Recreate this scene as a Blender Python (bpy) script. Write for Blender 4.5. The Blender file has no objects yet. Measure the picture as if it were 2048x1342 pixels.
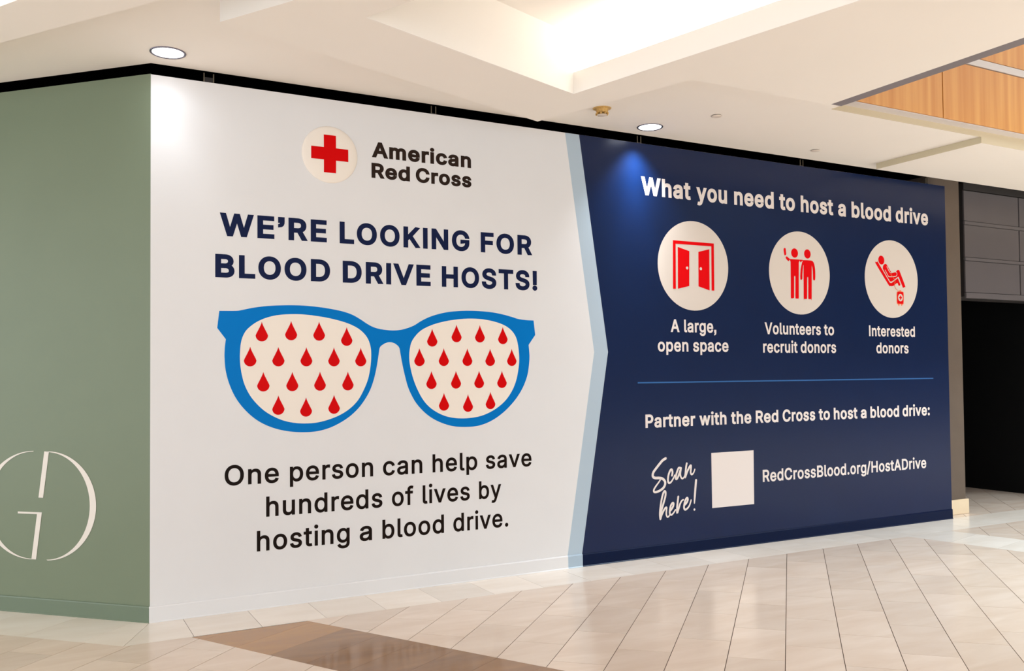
import bpy, bmesh, math, random
from mathutils import Matrix, Vector
from mathutils.geometry import delaunay_2d_cdt

# ------------------------------------------------------------------ measured layout (metres; wall frame: x along the front wall, z up)
DATA = {'cam_loc': [-0.67597, -6.3148, 1.6],
 'cam_rot': [[0.881279, -0.472505, -0.009283], [-0.004838, -0.028661, 0.999577], [-0.472571, -0.880862, -0.027545]],
 'L': [-0.707896, -0.706316],
 'lines': [{'key': 'badge_lettering',
            'words': [['American', 1.5381, 2.3581]],
            'zb': 3.2365,
            'H': 0.1166,
            'ref': 'H',
            'bold': 0.034,
            'track': 1,
            'mat': 'ink_brown',
            'panel': 'white',
            'label': 'dark brown lettering American beside the round badge'},
           {'key': 'badge_lettering',
            'words': [['Red', 1.535, 1.8413], ['Cross', 1.8891, 2.3607]],
            'zb': 3.0811,
            'H': 0.113,
            'ref': 'H',
            'bold': 0.034,
            'track': 1,
            'mat': 'ink_brown',
            'panel': 'white',
            'label': 'dark brown lettering Red Cross beside the round badge'},
           {'key': 'headline',
            'words': [['WE’RE', 0.4428, 1.1927], ['LOOKING', 1.2887, 2.3394], ['FOR', 2.438, 2.9064]],
            'zb': 2.5749,
            'H': 0.1602,
            'ref': 'H',
            'bold': 0.031,
            'track': 1.04,
            'mat': 'ink_navy',
            'panel': 'white',
            'label': "navy headline WE'RE LOOKING FOR"},
           {'key': 'headline',
            'words': [['BLOOD', 0.4127, 1.2162], ['DRIVE', 1.3105, 2.0064], ['HOSTS!', 2.1001, 2.9502]],
            'zb': 2.288,
            'H': 0.1606,
            'ref': 'H',
            'bold': 0.031,
            'track': 1.04,
            'mat': 'ink_navy',
            'panel': 'white',
            'label': 'navy headline BLOOD DRIVE HOSTS!'},
           {'key': 'slogan',
            'words': [['One', 0.4741, 0.8425], ['person', 0.9202, 1.536], ['can', 1.6127, 1.9276], ['help', 2.0116, 2.3915], ['save', 2.466, 2.8798]],
            'zb': 0.8614,
            'H': 0.1383,
            'ref': 'h',
            'bold': 0.0145,
            'track': 1.04,
            'mat': 'ink_black',
            'panel': 'white',
            'label': 'black slogan line One person can help save'},
           {'key': 'slogan',
            'words': [['hundreds', 0.7543, 1.6071], ['of', 1.6817, 1.8544], ['lives', 1.9289, 2.3243], ['by', 2.405, 2.601]],
            'zb': 0.6286,
            'H': 0.1399,
            'ref': 'h',
            'bold': 0.0145,
            'track': 1.04,
            'mat': 'ink_black',
            'panel': 'white',
            'label': 'black slogan line hundreds of lives by'},
           {'key': 'slogan',
            'words': [['hosting', 0.6901, 1.3547], ['a', 1.4304, 1.525], ['blood', 1.6058, 2.1034], ['drive.', 2.1821, 2.6616]],
            'zb': 0.3943,
            'H': 0.141,
            'ref': 'h',
            'bold': 0.0145,
            'track': 1.04,
            'mat': 'ink_black',
            'panel': 'white',
            'label': 'black slogan line hosting a blood drive.'},
           {'key': 'heading',
            'words': [['What', 4.0107, 4.5642], ['you', 4.6285, 4.9928], ['need', 5.0798, 5.5782], ['to', 5.649, 5.8561], ['host', 5.9345, 6.3816], ['a', 6.451, 6.5604],
                      ['blood', 6.6442, 7.2318], ['drive', 7.3068, 7.8206]],
            'zb': 3.1713,
            'H': 0.1623,
            'ref': 'h',
            'bold': 0.03,
            'track': 1,
            'mat': 'ink_white',
            'panel': 'navy',
            'label': 'white heading What you need to host a blood drive'},
           {'key': 'caption',
            'words': [['A', 4.3143, 4.4142], ['large,', 4.4658, 4.8393]],
            'zb': 1.9697,
            'H': 0.1142,
            'ref': 'H',
            'bold': 0.022,
            'track': 1,
            'mat': 'ink_white',
            'panel': 'navy',
            'label': 'white caption A large, under the door symbol'},
           {'key': 'caption',
            'words': [['open', 4.169, 4.511], ['space', 4.5648, 4.9818]],
            'zb': 1.7955,
            'H': 0.1135,
            'ref': 'H',
            'bold': 0.022,
            'track': 1,
            'mat': 'ink_white',
            'panel': 'navy',
            'label': 'white caption open space under the door symbol'},
           {'key': 'caption',
            'words': [['Volunteers', 5.4337, 6.1766], ['to', 6.2195, 6.3603]],
            'zb': 1.966,
            'H': 0.1124,
            'ref': 'h',
            'bold': 0.022,
            'track': 1,
            'mat': 'ink_white',
            'panel': 'navy',
            'label': 'white caption Volunteers to under the two-person symbol'},
           {'key': 'caption',
            'words': [['recruit', 5.4094, 5.8566], ['donors', 5.8987, 6.3844]],
            'zb': 1.7902,
            'H': 0.1124,
            'ref': 'h',
            'bold': 0.022,
            'track': 1,
            'mat': 'ink_white',
            'panel': 'navy',
            'label': 'white caption recruit donors under the two-person symbol'},
           {'key': 'caption',
            'words': [['Interested', 6.8653, 7.5694]],
            'zb': 1.9644,
            'H': 0.1115,
            'ref': 'H',
            'bold': 0.022,
            'track': 1,
            'mat': 'ink_white',
            'panel': 'navy',
            'label': 'white caption Interested under the reclining donor symbol'},
           {'key': 'caption',
            'words': [['donors', 6.9689, 7.4632]],
            'zb': 1.7894,
            'H': 0.1112,
            'ref': 'h',
            'bold': 0.022,
            'track': 1,
            'mat': 'ink_white',
            'panel': 'navy',
            'label': 'white caption donors under the reclining donor symbol'},
           {'key': 'call_line',
            'words': [['Partner', 4.0236, 4.5775], ['with', 4.6248, 4.9439], ['the', 4.9987, 5.2472], ['Red', 5.3027, 5.589], ['Cross', 5.6447, 6.0775], ['to', 6.1259, 6.2798],
                      ['host', 6.3342, 6.6719], ['a', 6.7191, 6.8026], ['blood', 6.8608, 7.2941], ['drive:', 7.3484, 7.7797]],
            'zb': 1.1278,
            'H': 0.117,
            'ref': 'H',
            'bold': 0.026,
            'track': 1,
            'mat': 'ink_white',
            'panel': 'navy',
            'label': 'white line Partner with the Red Cross to host a blood drive:'},
           {'key': 'web_address',
            'words': [['RedCrossBlood.org', 5.3779, 6.7833], ['/HostADrive', 6.7885, 7.7044]],
            'zb': 0.5706,
            'H': 0.1144,
            'ref': 'H',
            'bold': 0.02,
            'track': 1,
            'mat': 'ink_white',
            'panel': 'navy',
            'label': 'white web address RedCrossBlood.org/HostADrive'}],
 'glasses': [[0.4393, 2.0579, 1], [0.5509, 2.0608, 0], [0.5946, 2.0686, 0], [0.6681, 2.0857, 0], [0.7575, 2.0995, 0], [0.8557, 2.1077, 0], [0.9553, 2.1113, 0], [1.0486, 2.1094, 0],
             [1.1511, 2.1013, 0], [1.2471, 2.0882, 0], [1.32, 2.0736, 0], [1.3853, 2.0521, 0], [1.443, 2.0216, 0], [1.4927, 1.9906, 0], [1.5429, 1.9658, 0], [1.6027, 1.9507, 0],
             [1.6879, 1.9432, 0], [1.7569, 1.9483, 0], [1.8179, 1.964, 0], [1.8707, 1.9855, 0], [1.924, 2.0178, 0], [1.9866, 2.0481, 0], [2.0587, 2.0723, 0], [2.1498, 2.0929, 0],
             [2.2513, 2.1039, 0], [2.3354, 2.1078, 0], [2.4299, 2.1068, 0], [2.5352, 2.1001, 0], [2.6321, 2.0852, 0], [2.7104, 2.0679, 0], [2.7697, 2.0526, 0], [2.8396, 2.0453, 0],
             [2.9122, 2.0433, 1], [2.926, 1.9253, 1], [2.8635, 1.8436, 1], [2.8706, 1.7575, 0], [2.8657, 1.6873, 0], [2.8497, 1.5997, 0], [2.8137, 1.5126, 0], [2.7631, 1.435, 0],
             [2.6932, 1.3584, 0], [2.6045, 1.2874, 0], [2.5076, 1.2347, 0], [2.4026, 1.2042, 0], [2.2901, 1.1989, 0], [2.1885, 1.2083, 0], [2.0975, 1.2348, 0], [2.0167, 1.273, 0],
             [1.9457, 1.3246, 0], [1.8843, 1.3902, 0], [1.8452, 1.4524, 0], [1.8151, 1.5183, 0], [1.7938, 1.592, 0], [1.7726, 1.6818, 0], [1.7558, 1.7714, 0], [1.7466, 1.8145, 0],
             [1.7217, 1.8396, 0], [1.696, 1.8515, 0], [1.6728, 1.8546, 0], [1.6489, 1.8511, 0], [1.6233, 1.8396, 0], [1.5934, 1.8144, 0], [1.5822, 1.7547, 0], [1.5666, 1.6663, 0],
             [1.5451, 1.5782, 0], [1.5153, 1.4986, 0], [1.4733, 1.4276, 0], [1.4233, 1.3653, 0], [1.3575, 1.3078, 0], [1.2761, 1.2593, 0], [1.1958, 1.227, 0], [1.1086, 1.2092, 0],
             [1.0148, 1.2066, 0], [0.9223, 1.2155, 0], [0.8311, 1.2364, 0], [0.7487, 1.2696, 0], [0.6819, 1.3109, 0], [0.6232, 1.3635, 0], [0.5722, 1.4245, 0], [0.5324, 1.4922, 0],
             [0.5, 1.5743, 0], [0.4807, 1.656, 0], [0.4742, 1.7375, 0], [0.4757, 1.8042, 0], [0.4829, 1.8636, 1], [0.4257, 1.9406, 1]],
 'lenses': [[[0.6128, 1.9175], [0.5871, 1.8573], [0.5776, 1.7824], [0.5775, 1.7077], [0.5869, 1.633], [0.6051, 1.5581], [0.638, 1.4866], [0.6821, 1.4257], [0.7414, 1.3678],
             [0.8087, 1.3243], [0.8843, 1.2916], [0.9686, 1.2735], [1.0461, 1.2686], [1.1246, 1.2737], [1.212, 1.2942], [1.2925, 1.3254], [1.3659, 1.3707], [1.4236, 1.4287],
             [1.4654, 1.4994], [1.499, 1.5787], [1.5179, 1.6665], [1.525, 1.7546], [1.5187, 1.8267], [1.4922, 1.8905], [1.4426, 1.9418], [1.3768, 1.9781], [1.3034, 2.0028],
             [1.2147, 2.023], [1.1271, 2.0367], [1.0328, 2.0461], [0.9397, 2.047], [0.8479, 2.0394], [0.7724, 2.0224], [0.7051, 1.9944], [0.6532, 1.9595]],
            [[1.8524, 1.8702], [1.8327, 1.8126], [1.8261, 1.7389], [1.8352, 1.6652], [1.8592, 1.575], [1.8938, 1.4925], [1.9375, 1.4178], [1.9905, 1.3605], [2.062, 1.3139],
             [2.1434, 1.2824], [2.2351, 1.2679], [2.328, 1.2676], [2.4222, 1.2799], [2.5083, 1.309], [2.5858, 1.3507], [2.6545, 1.4068], [2.7092, 1.4794], [2.7446, 1.5571],
             [2.7653, 1.644], [2.7741, 1.7224], [2.77, 1.801], [2.7578, 1.8707], [2.7385, 1.9185], [2.6995, 1.9641], [2.641, 1.9995], [2.5634, 2.024], [2.4674, 2.0409],
             [2.3631, 2.0464], [2.2601, 2.0408], [2.1493, 2.025], [2.0491, 2.0012], [1.9681, 1.9707], [1.9057, 1.9325]]],
 'drops': [[0.7258, 1.92], [0.931, 1.9299], [1.1331, 1.9291], [1.338, 1.8934], [0.6456, 1.7456], [0.8405, 1.7451], [1.0397, 1.7447], [1.2418, 1.7438], [1.4441, 1.7433],
           [0.7357, 1.5701], [0.9385, 1.5689], [1.1382, 1.5689], [1.3455, 1.5677], [0.8398, 1.4043], [1.0363, 1.3857], [1.2412, 1.4001], [2.015, 1.8926], [2.2202, 1.9278],
           [2.4225, 1.9277], [2.6265, 1.9162], [1.9088, 1.7431], [2.1106, 1.743], [2.3116, 1.7428], [2.5115, 1.7418], [2.706, 1.7416], [2.0063, 1.5677], [2.2126, 1.5675],
           [2.4126, 1.5675], [2.6151, 1.5663], [2.1097, 1.3991], [2.3141, 1.3844], [2.5111, 1.4004]],
 'drop_size': [0.0857, 0.1375],
 'badge': [1.2178, 3.2184, 0.2079],
 'cross': [1.2119, 3.2192, 0.1377, 0.0453],
 'discs': [[4.5867, 2.5739, 0.4064], [5.9079, 2.5698, 0.4061], [7.2244, 2.5662, 0.4066]],
 'door': {'frame': [[4.3519, 2.7918], [4.8246, 2.7915], [4.8215, 2.3564], [4.79, 2.3567], [4.7944, 2.763], [4.3813, 2.762], [4.3775, 2.3577], [4.3458, 2.3565]],
          'left': [[4.4055, 2.7353], [4.536, 2.7048], [4.5301, 2.3882], [4.4014, 2.3586]],
          'right': [[4.6418, 2.7037], [4.7698, 2.7356], [4.766, 2.3565], [4.6376, 2.3896]],
          'knobs': [[4.508, 2.5501], [4.6662, 2.5507]]},
 'people': {'b1': [[5.7365, 2.7221], [5.7521, 2.7127], [5.7733, 2.7014], [5.7967, 2.6992], [5.9479, 2.7004], [5.9333, 2.6878], [5.9187, 2.6717], [5.893, 2.6718], [5.8847, 2.3357],
                   [5.8768, 2.3217], [5.8615, 2.3163], [5.8466, 2.3207], [5.8394, 2.3342], [5.8441, 2.5276], [5.8358, 2.5321], [5.8272, 2.5269], [5.8225, 2.3371], [5.8156, 2.3231],
                   [5.7995, 2.3171], [5.7846, 2.3221], [5.7784, 2.3356], [5.7838, 2.6717], [5.7587, 2.6773], [5.7357, 2.6898], [5.7203, 2.7075], [5.7243, 2.718]],
            'phone': [[5.7087, 2.803], [5.7215, 2.7969], [5.7254, 2.7662], [5.7267, 2.7422], [5.7153, 2.7327], [5.7042, 2.7341], [5.6983, 2.7578], [5.6954, 2.7919]],
            'b2': [[5.9574, 2.6981], [6.0581, 2.6992], [6.0868, 2.6888], [6.1026, 2.6616], [6.1112, 2.62], [6.1138, 2.571], [6.1104, 2.5148], [6.0966, 2.5051], [6.0823, 2.5122],
                   [6.0818, 2.5696], [6.0783, 2.6184], [6.0693, 2.6459], [6.066, 2.6318], [6.0583, 2.3311], [6.0484, 2.3189], [6.0339, 2.3163], [6.0186, 2.3193], [6.0122, 2.333],
                   [6.0171, 2.5248], [6.0096, 2.53], [6.0018, 2.5241], [5.9959, 2.3325], [5.988, 2.3197], [5.9735, 2.3158], [5.9574, 2.3194], [5.9501, 2.331], [5.9561, 2.6472],
                   [5.9457, 2.612], [5.9388, 2.563], [5.9356, 2.5129], [5.9221, 2.504], [5.9099, 2.5097], [5.9112, 2.5618], [5.9192, 2.6176], [5.9326, 2.66], [5.9448, 2.6884]],
            'h1': [[5.8839, 2.7593], [5.882, 2.7475], [5.8772, 2.7367], [5.8698, 2.7274], [5.8602, 2.7205], [5.8492, 2.7164], [5.8375, 2.7152], [5.8258, 2.7172], [5.8151, 2.7222],
                   [5.8059, 2.7298], [5.799, 2.7395], [5.7948, 2.7507], [5.7935, 2.7625], [5.7953, 2.7743], [5.8001, 2.7851], [5.8075, 2.7943], [5.817, 2.8013], [5.828, 2.8055],
                   [5.8397, 2.8066], [5.8514, 2.8047], [5.8622, 2.7998], [5.8714, 2.7922], [5.8783, 2.7824], [5.8826, 2.7712]],
            'h2': [[6.0549, 2.7599], [6.0531, 2.7482], [6.0483, 2.7374], [6.0411, 2.7282], [6.0317, 2.7214], [6.021, 2.7173], [6.0095, 2.7162], [5.9981, 2.7182], [5.9876, 2.7232],
                   [5.9787, 2.7308], [5.972, 2.7404], [5.9679, 2.7515], [5.9667, 2.7633], [5.9685, 2.775], [5.9731, 2.7858], [5.9803, 2.7949], [5.9896, 2.8018], [6.0004, 2.8059],
                   [6.0118, 2.807], [6.0232, 2.8051], [6.0337, 2.8001], [6.0427, 2.7926], [6.0495, 2.7829], [6.0537, 2.7717]]},
 'donor': {'head': [[7.1147, 2.7541], [7.1128, 2.7423], [7.1079, 2.7314], [7.1004, 2.7224], [7.0908, 2.7157], [7.0797, 2.7119], [7.068, 2.7112], [7.0563, 2.7136], [7.0456, 2.719],
                    [7.0364, 2.727], [7.0295, 2.7371], [7.0254, 2.7485], [7.0242, 2.7605], [7.0261, 2.7723], [7.0309, 2.7831], [7.0384, 2.7922], [7.048, 2.7989], [7.059, 2.8027],
                    [7.0708, 2.8035], [7.0824, 2.8011], [7.0932, 2.7958], [7.1024, 2.7878], [7.1093, 2.7777], [7.1135, 2.7662]],
           'chair': [[6.9846, 2.7167], [6.9917, 2.731], [7.0053, 2.7349], [7.0219, 2.7279], [7.1792, 2.5418], [7.1993, 2.5286], [7.2233, 2.5272], [7.3111, 2.5755],
                     [7.3201, 2.5736], [7.3524, 2.5184], [7.3485, 2.504], [7.3366, 2.5003], [7.3249, 2.5055], [7.3062, 2.5292], [7.2605, 2.5039], [7.2291, 2.4923],
                     [7.1948, 2.4933], [7.1679, 2.5086]],
           'body': [[7.1266, 2.7202], [7.1503, 2.7135], [7.2165, 2.6394], [7.2856, 2.645], [7.314, 2.6661], [7.3348, 2.6652], [7.3483, 2.6526], [7.4275, 2.5048], [7.42, 2.4903],
                    [7.4059, 2.485], [7.3899, 2.4891], [7.3305, 2.5952], [7.3222, 2.5949], [7.2308, 2.5454], [7.2066, 2.5415], [7.1863, 2.5515], [7.0976, 2.6595], [7.0914, 2.6779],
                    [7.0989, 2.7039]],
           'arm': [[7.1496, 2.6924], [7.1971, 2.6338], [7.2405, 2.6368], [7.2821, 2.6439], [7.3024, 2.6269], [7.2911, 2.6006], [7.2391, 2.5921], [7.1841, 2.5888], [7.1705, 2.5929],
                   [7.1213, 2.656]],
           'tube': [[7.2054, 2.6155], [7.2523, 2.573], [7.2687, 2.5455], [7.2606, 2.5076], [7.2668, 2.4844], [7.2868, 2.4617], [7.3245, 2.4466]],
           'bag_edge': [[7.2963, 2.4338], [7.3313, 2.4421], [7.3385, 2.4518], [7.3629, 2.4527], [7.3695, 2.4412], [7.4022, 2.4352], [7.4023, 2.3715], [7.3982, 2.3099],
                        [7.3792, 2.3046], [7.3767, 2.2928], [7.3613, 2.2923], [7.3617, 2.3051], [7.334, 2.3066], [7.3335, 2.2915], [7.3182, 2.2911], [7.3145, 2.3065],
                        [7.2939, 2.3115], [7.2929, 2.3679]],
           'bag': [[7.3066, 2.4295], [7.3484, 2.4343], [7.3936, 2.4302], [7.3932, 2.3712], [7.39, 2.3158], [7.3446, 2.3131], [7.3031, 2.3179], [7.3026, 2.3682]],
           'spot': [[7.3849, 2.3747], [7.3833, 2.3646], [7.3793, 2.3552], [7.3732, 2.3473], [7.3653, 2.3413], [7.3563, 2.3377], [7.3467, 2.3367], [7.3372, 2.3383],
                    [7.3285, 2.3425], [7.3211, 2.349], [7.3155, 2.3573], [7.3121, 2.3668], [7.3112, 2.377], [7.3127, 2.387], [7.3167, 2.3963], [7.3228, 2.4043], [7.3306, 2.4103],
                    [7.3396, 2.4139], [7.3492, 2.415], [7.3587, 2.4134], [7.3675, 2.4092], [7.3749, 2.4027], [7.3805, 2.3944], [7.3839, 2.3849]],
           'plus': [[7.341, 2.3977], [7.3563, 2.3973], [7.3558, 2.3831], [7.3698, 2.3831], [7.3693, 2.368], [7.3554, 2.368], [7.3549, 2.3529], [7.3396, 2.3534], [7.3401, 2.3685],
                    [7.3262, 2.3685], [7.3266, 2.3836], [7.3405, 2.3831]]},
 'scan': [[[4.2379, 0.8524], [4.2038, 0.837], [4.1696, 0.807], [4.1355, 0.7747], [4.1046, 0.7424], [4.0939, 0.7187], [4.0978, 0.6989], [4.1219, 0.6877], [4.1645, 0.685],
           [4.201, 0.6754], [4.2252, 0.6518], [4.2259, 0.6223], [4.2058, 0.5943], [4.1687, 0.5748], [4.132, 0.5652], [4.1077, 0.5668], [4.1031, 0.5842], [4.1206, 0.6098],
           [4.1515, 0.6419], [4.1733, 0.6649]],
          [[4.3051, 0.6984], [4.3112, 0.7252], [4.3042, 0.7503], [4.2886, 0.7462], [4.2694, 0.7129], [4.2594, 0.6693], [4.2632, 0.642], [4.2773, 0.6337], [4.2992, 0.647],
           [4.3247, 0.68], [4.3344, 0.6991]],
          [[4.4074, 0.7567], [4.3824, 0.7606], [4.3663, 0.7368], [4.35, 0.6982], [4.3463, 0.6687], [4.3587, 0.6655], [4.3748, 0.6867], [4.3944, 0.7301], [4.4048, 0.7519],
           [4.397, 0.7052], [4.4059, 0.6749], [4.4214, 0.664], [4.4374, 0.6729], [4.4439, 0.685]],
          [[4.4725, 0.7953], [4.4644, 0.7659], [4.4571, 0.7165], [4.4512, 0.6721], [4.4729, 0.7156], [4.4991, 0.7589], [4.5185, 0.7753], [4.518, 0.7478], [4.5142, 0.7131],
           [4.5234, 0.6951], [4.5394, 0.6991], [4.5525, 0.7158], [4.5625, 0.7378]],
          [[4.1705, 0.3257], [4.1663, 0.3675], [4.1721, 0.4207], [4.1855, 0.4881], [4.2018, 0.5407], [4.2175, 0.5641], [4.2309, 0.5582], [4.2291, 0.524], [4.2129, 0.4762],
           [4.1905, 0.4193], [4.1775, 0.3763], [4.1705, 0.3257], [4.1801, 0.3517], [4.2022, 0.389], [4.2241, 0.4166], [4.2396, 0.4203], [4.2379, 0.3959], [4.2355, 0.3619],
           [4.2456, 0.339], [4.2598, 0.3403], [4.2755, 0.3586]],
          [[4.276, 0.388], [4.298, 0.4059], [4.314, 0.4293], [4.3175, 0.4512], [4.3051, 0.4546], [4.2861, 0.4314], [4.2761, 0.3929], [4.2756, 0.3635], [4.2909, 0.3524],
           [4.3128, 0.3654], [4.3382, 0.3929]],
          [[4.3715, 0.5064], [4.3645, 0.4649], [4.3573, 0.4161], [4.3564, 0.3643], [4.3727, 0.4], [4.389, 0.4383], [4.4084, 0.4666], [4.4274, 0.4751]],
          [[4.4391, 0.4271], [4.4648, 0.4475], [4.4779, 0.4713], [4.4719, 0.4892], [4.4526, 0.4732], [4.4394, 0.4394], [4.4337, 0.4052], [4.4447, 0.3869], [4.4669, 0.3926],
           [4.4927, 0.4155], [4.5092, 0.4491], [4.5146, 0.4661]],
          [[4.5754, 0.6393], [4.5693, 0.5896], [4.5618, 0.5301], [4.5555, 0.4706], [4.5523, 0.4359]]],
 'scan_dot': [4.5525, 0.3784],
 'scan_w': 0.018,
 'card': [[4.7578, 0.8745], [5.2677, 0.8746], [5.264, 0.3733], [4.7584, 0.3752]],
 'divider': [[3.9468, 1.5295], [7.8495, 1.5155]],
 'chev': [[3.2335, 3.6272], [3.3722, 3.6283], [3.4991, 1.7886], [3.6403, 1.7891], [3.213, 0.02], [3.3548, 0.017]],
 'logo': [[[0.8327, 1.1069], [0.8005, 1.1063], [0.7686, 1.1034], [0.7372, 1.0982], [0.7064, 1.0908], [0.6765, 1.0812], [0.6476, 1.0696], [0.6199, 1.0559], [0.5936, 1.0403],
           [0.5688, 1.0229], [0.5456, 1.0038], [0.5242, 0.9831], [0.5048, 0.9609], [0.4873, 0.9374], [0.472, 0.9128], [0.4588, 0.887], [0.4479, 0.8604], [0.4394, 0.8331],
           [0.4332, 0.8052], [0.4295, 0.7769], [0.4281, 0.7483], [0.4292, 0.7197], [0.4327, 0.6912], [0.4387, 0.6629], [0.447, 0.6351], [0.4576, 0.6078], [0.4705, 0.5813],
           [0.4856, 0.5557], [0.5028, 0.5311], [0.522, 0.5078], [0.5431, 0.4858], [0.566, 0.4652], [0.5906, 0.4463], [0.6166, 0.4291], [0.6441, 0.4137], [0.6727, 0.4002],
           [0.7024, 0.3887], [0.733, 0.3793], [0.7642, 0.3721], [0.796, 0.3671], [0.828, 0.3643], [0.8387, 0.3684], [0.81, 0.371], [0.7815, 0.3758], [0.7534, 0.3828],
           [0.726, 0.3919], [0.6993, 0.4031], [0.6736, 0.4163], [0.6489, 0.4314], [0.6255, 0.4483], [0.6034, 0.467], [0.5828, 0.4872], [0.5639, 0.5089], [0.5466, 0.5319],
           [0.5311, 0.5561], [0.5176, 0.5814], [0.506, 0.6076], [0.4964, 0.6346], [0.489, 0.6621], [0.4837, 0.6901], [0.4805, 0.7183], [0.4795, 0.7466], [0.4808, 0.7749],
           [0.4842, 0.8029], [0.4898, 0.8306], [0.4975, 0.8576], [0.5073, 0.884], [0.5191, 0.9095], [0.533, 0.934], [0.5487, 0.9573], [0.5662, 0.9792], [0.5854, 0.9998],
           [0.6063, 1.0187], [0.6286, 1.036], [0.6523, 1.0514], [0.6772, 1.065], [0.7031, 1.0765], [0.73, 1.086], [0.7576, 1.0934], [0.7858, 1.0985], [0.8145, 1.1015],
           [0.8433, 1.1021]],
          [[0.8615, 1.1065], [0.822, 1.1051], [0.8693, 0.7892], [0.9089, 0.7893]],
          [[1.0857, 0.6885], [0.8794, 0.6891], [0.9267, 0.366], [0.9665, 0.3653], [0.9206, 0.6757], [1.0856, 0.6751]],
          [[0.9474, 0.3656], [0.9813, 0.365], [1.015, 0.3668], [1.0484, 0.3708], [1.0814, 0.3771], [1.1136, 0.3856], [1.1449, 0.3964], [1.1751, 0.4093], [1.204, 0.4243],
           [1.2314, 0.4412], [1.2571, 0.4601], [1.2809, 0.4807], [1.3027, 0.503], [1.3224, 0.5267], [1.3397, 0.5519], [1.3546, 0.5782], [1.3671, 0.6056], [1.3769, 0.6338],
           [1.384, 0.6628], [1.3884, 0.6921], [1.3901, 0.7218], [1.3889, 0.7516], [1.3851, 0.7813], [1.3784, 0.8107], [1.3691, 0.8396], [1.3572, 0.8679], [1.3427, 0.8953],
           [1.3258, 0.9216], [1.3065, 0.9468], [1.285, 0.9706], [1.2615, 0.9929], [1.2361, 1.0135], [1.2089, 1.0324], [1.1802, 1.0494], [1.1501, 1.0643], [1.1189, 1.0772],
           [1.0867, 1.088], [1.0538, 1.0965], [1.0203, 1.1027], [0.9865, 1.1067], [0.9525, 1.1084], [0.9558, 1.1037], [0.9853, 1.1021], [1.0147, 1.0982], [1.0438, 1.0921],
           [1.0724, 1.0837], [1.1003, 1.0732], [1.1274, 1.0605], [1.1535, 1.0458], [1.1783, 1.0292], [1.2019, 1.0106], [1.2239, 0.9903], [1.2442, 0.9684], [1.2628, 0.945],
           [1.2795, 0.9203], [1.2941, 0.8943], [1.3066, 0.8674], [1.3169, 0.8396], [1.3249, 0.8111], [1.3306, 0.7822], [1.334, 0.753], [1.3349, 0.7236], [1.3335, 0.6944],
           [1.3296, 0.6654], [1.3234, 0.6369], [1.3149, 0.6091], [1.3042, 0.582], [1.2912, 0.556], [1.2762, 0.5311], [1.2592, 0.5076], [1.2403, 0.4855], [1.2196, 0.4651],
           [1.1973, 0.4463], [1.1736, 0.4295], [1.1485, 0.4145], [1.1223, 0.4016], [1.0952, 0.3908], [1.0672, 0.3822], [1.0386, 0.3758], [1.0095, 0.3716], [0.9802, 0.3697],
           [0.9508, 0.37]]]}

scene = bpy.context.scene
COL = scene.collection
random.seed(7)

# ------------------------------------------------------------------ camera
cam_data = bpy.data.cameras.new("camera")
cam = bpy.data.objects.new("camera", cam_data)
COL.objects.link(cam)
_r, _u, _b = [Vector(v) for v in DATA['cam_rot']]
_m = Matrix((_r, _u, _b)).transposed().to_4x4()
_m.translation = Vector(DATA['cam_loc'])
cam.matrix_world = _m
cam_data.sensor_width = 36.0
cam_data.lens = 1782.2 / 2048.0 * 36.0
cam_data.shift_y = 30.0 / 2048.0
cam_data.clip_start = 0.05
scene.camera = cam

# ------------------------------------------------------------------ world (daylight of the open mall hall around the set)
world = bpy.data.worlds.new("mall_daylight")
scene.world = world
world.use_nodes = True
world.node_tree.nodes["Background"].inputs[0].default_value = (0.92, 1.01, 1.10, 1)
world.node_tree.nodes["Background"].inputs[1].default_value = 1.5

# ------------------------------------------------------------------ exposure
scene.view_settings.view_transform = 'Standard'
scene.view_settings.look = 'None'
scene.view_settings.gamma = 1.0
scene.view_settings.use_curve_mapping = False
scene.view_settings.exposure = 0.73

def area_light(name, loc, rot, sx, sy, power, color):
    d = bpy.data.lights.new(name, 'AREA')
    d.shape = 'RECTANGLE'; d.size = sx; d.size_y = sy; d.energy = power; d.color = color
    o = bpy.data.objects.new(name, d); COL.objects.link(o)
    o.location = loc; o.rotation_euler = rot
    return o
# skylight of the atrium above the ceiling opening
area_light("atrium_skylight", (13.0, -7.2, 16.0), (0, 0, 0), 8.0, 6.0, 4700, (0.74, 0.90, 1.0))

# ------------------------------------------------------------------ helpers
def srgb(r, g, b):
    f = lambda c: (c / 255.0) / 12.92 if c / 255.0 <= 0.04045 else ((c / 255.0 + 0.055) / 1.055) ** 2.4
    return (f(r), f(g), f(b), 1.0)

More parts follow.
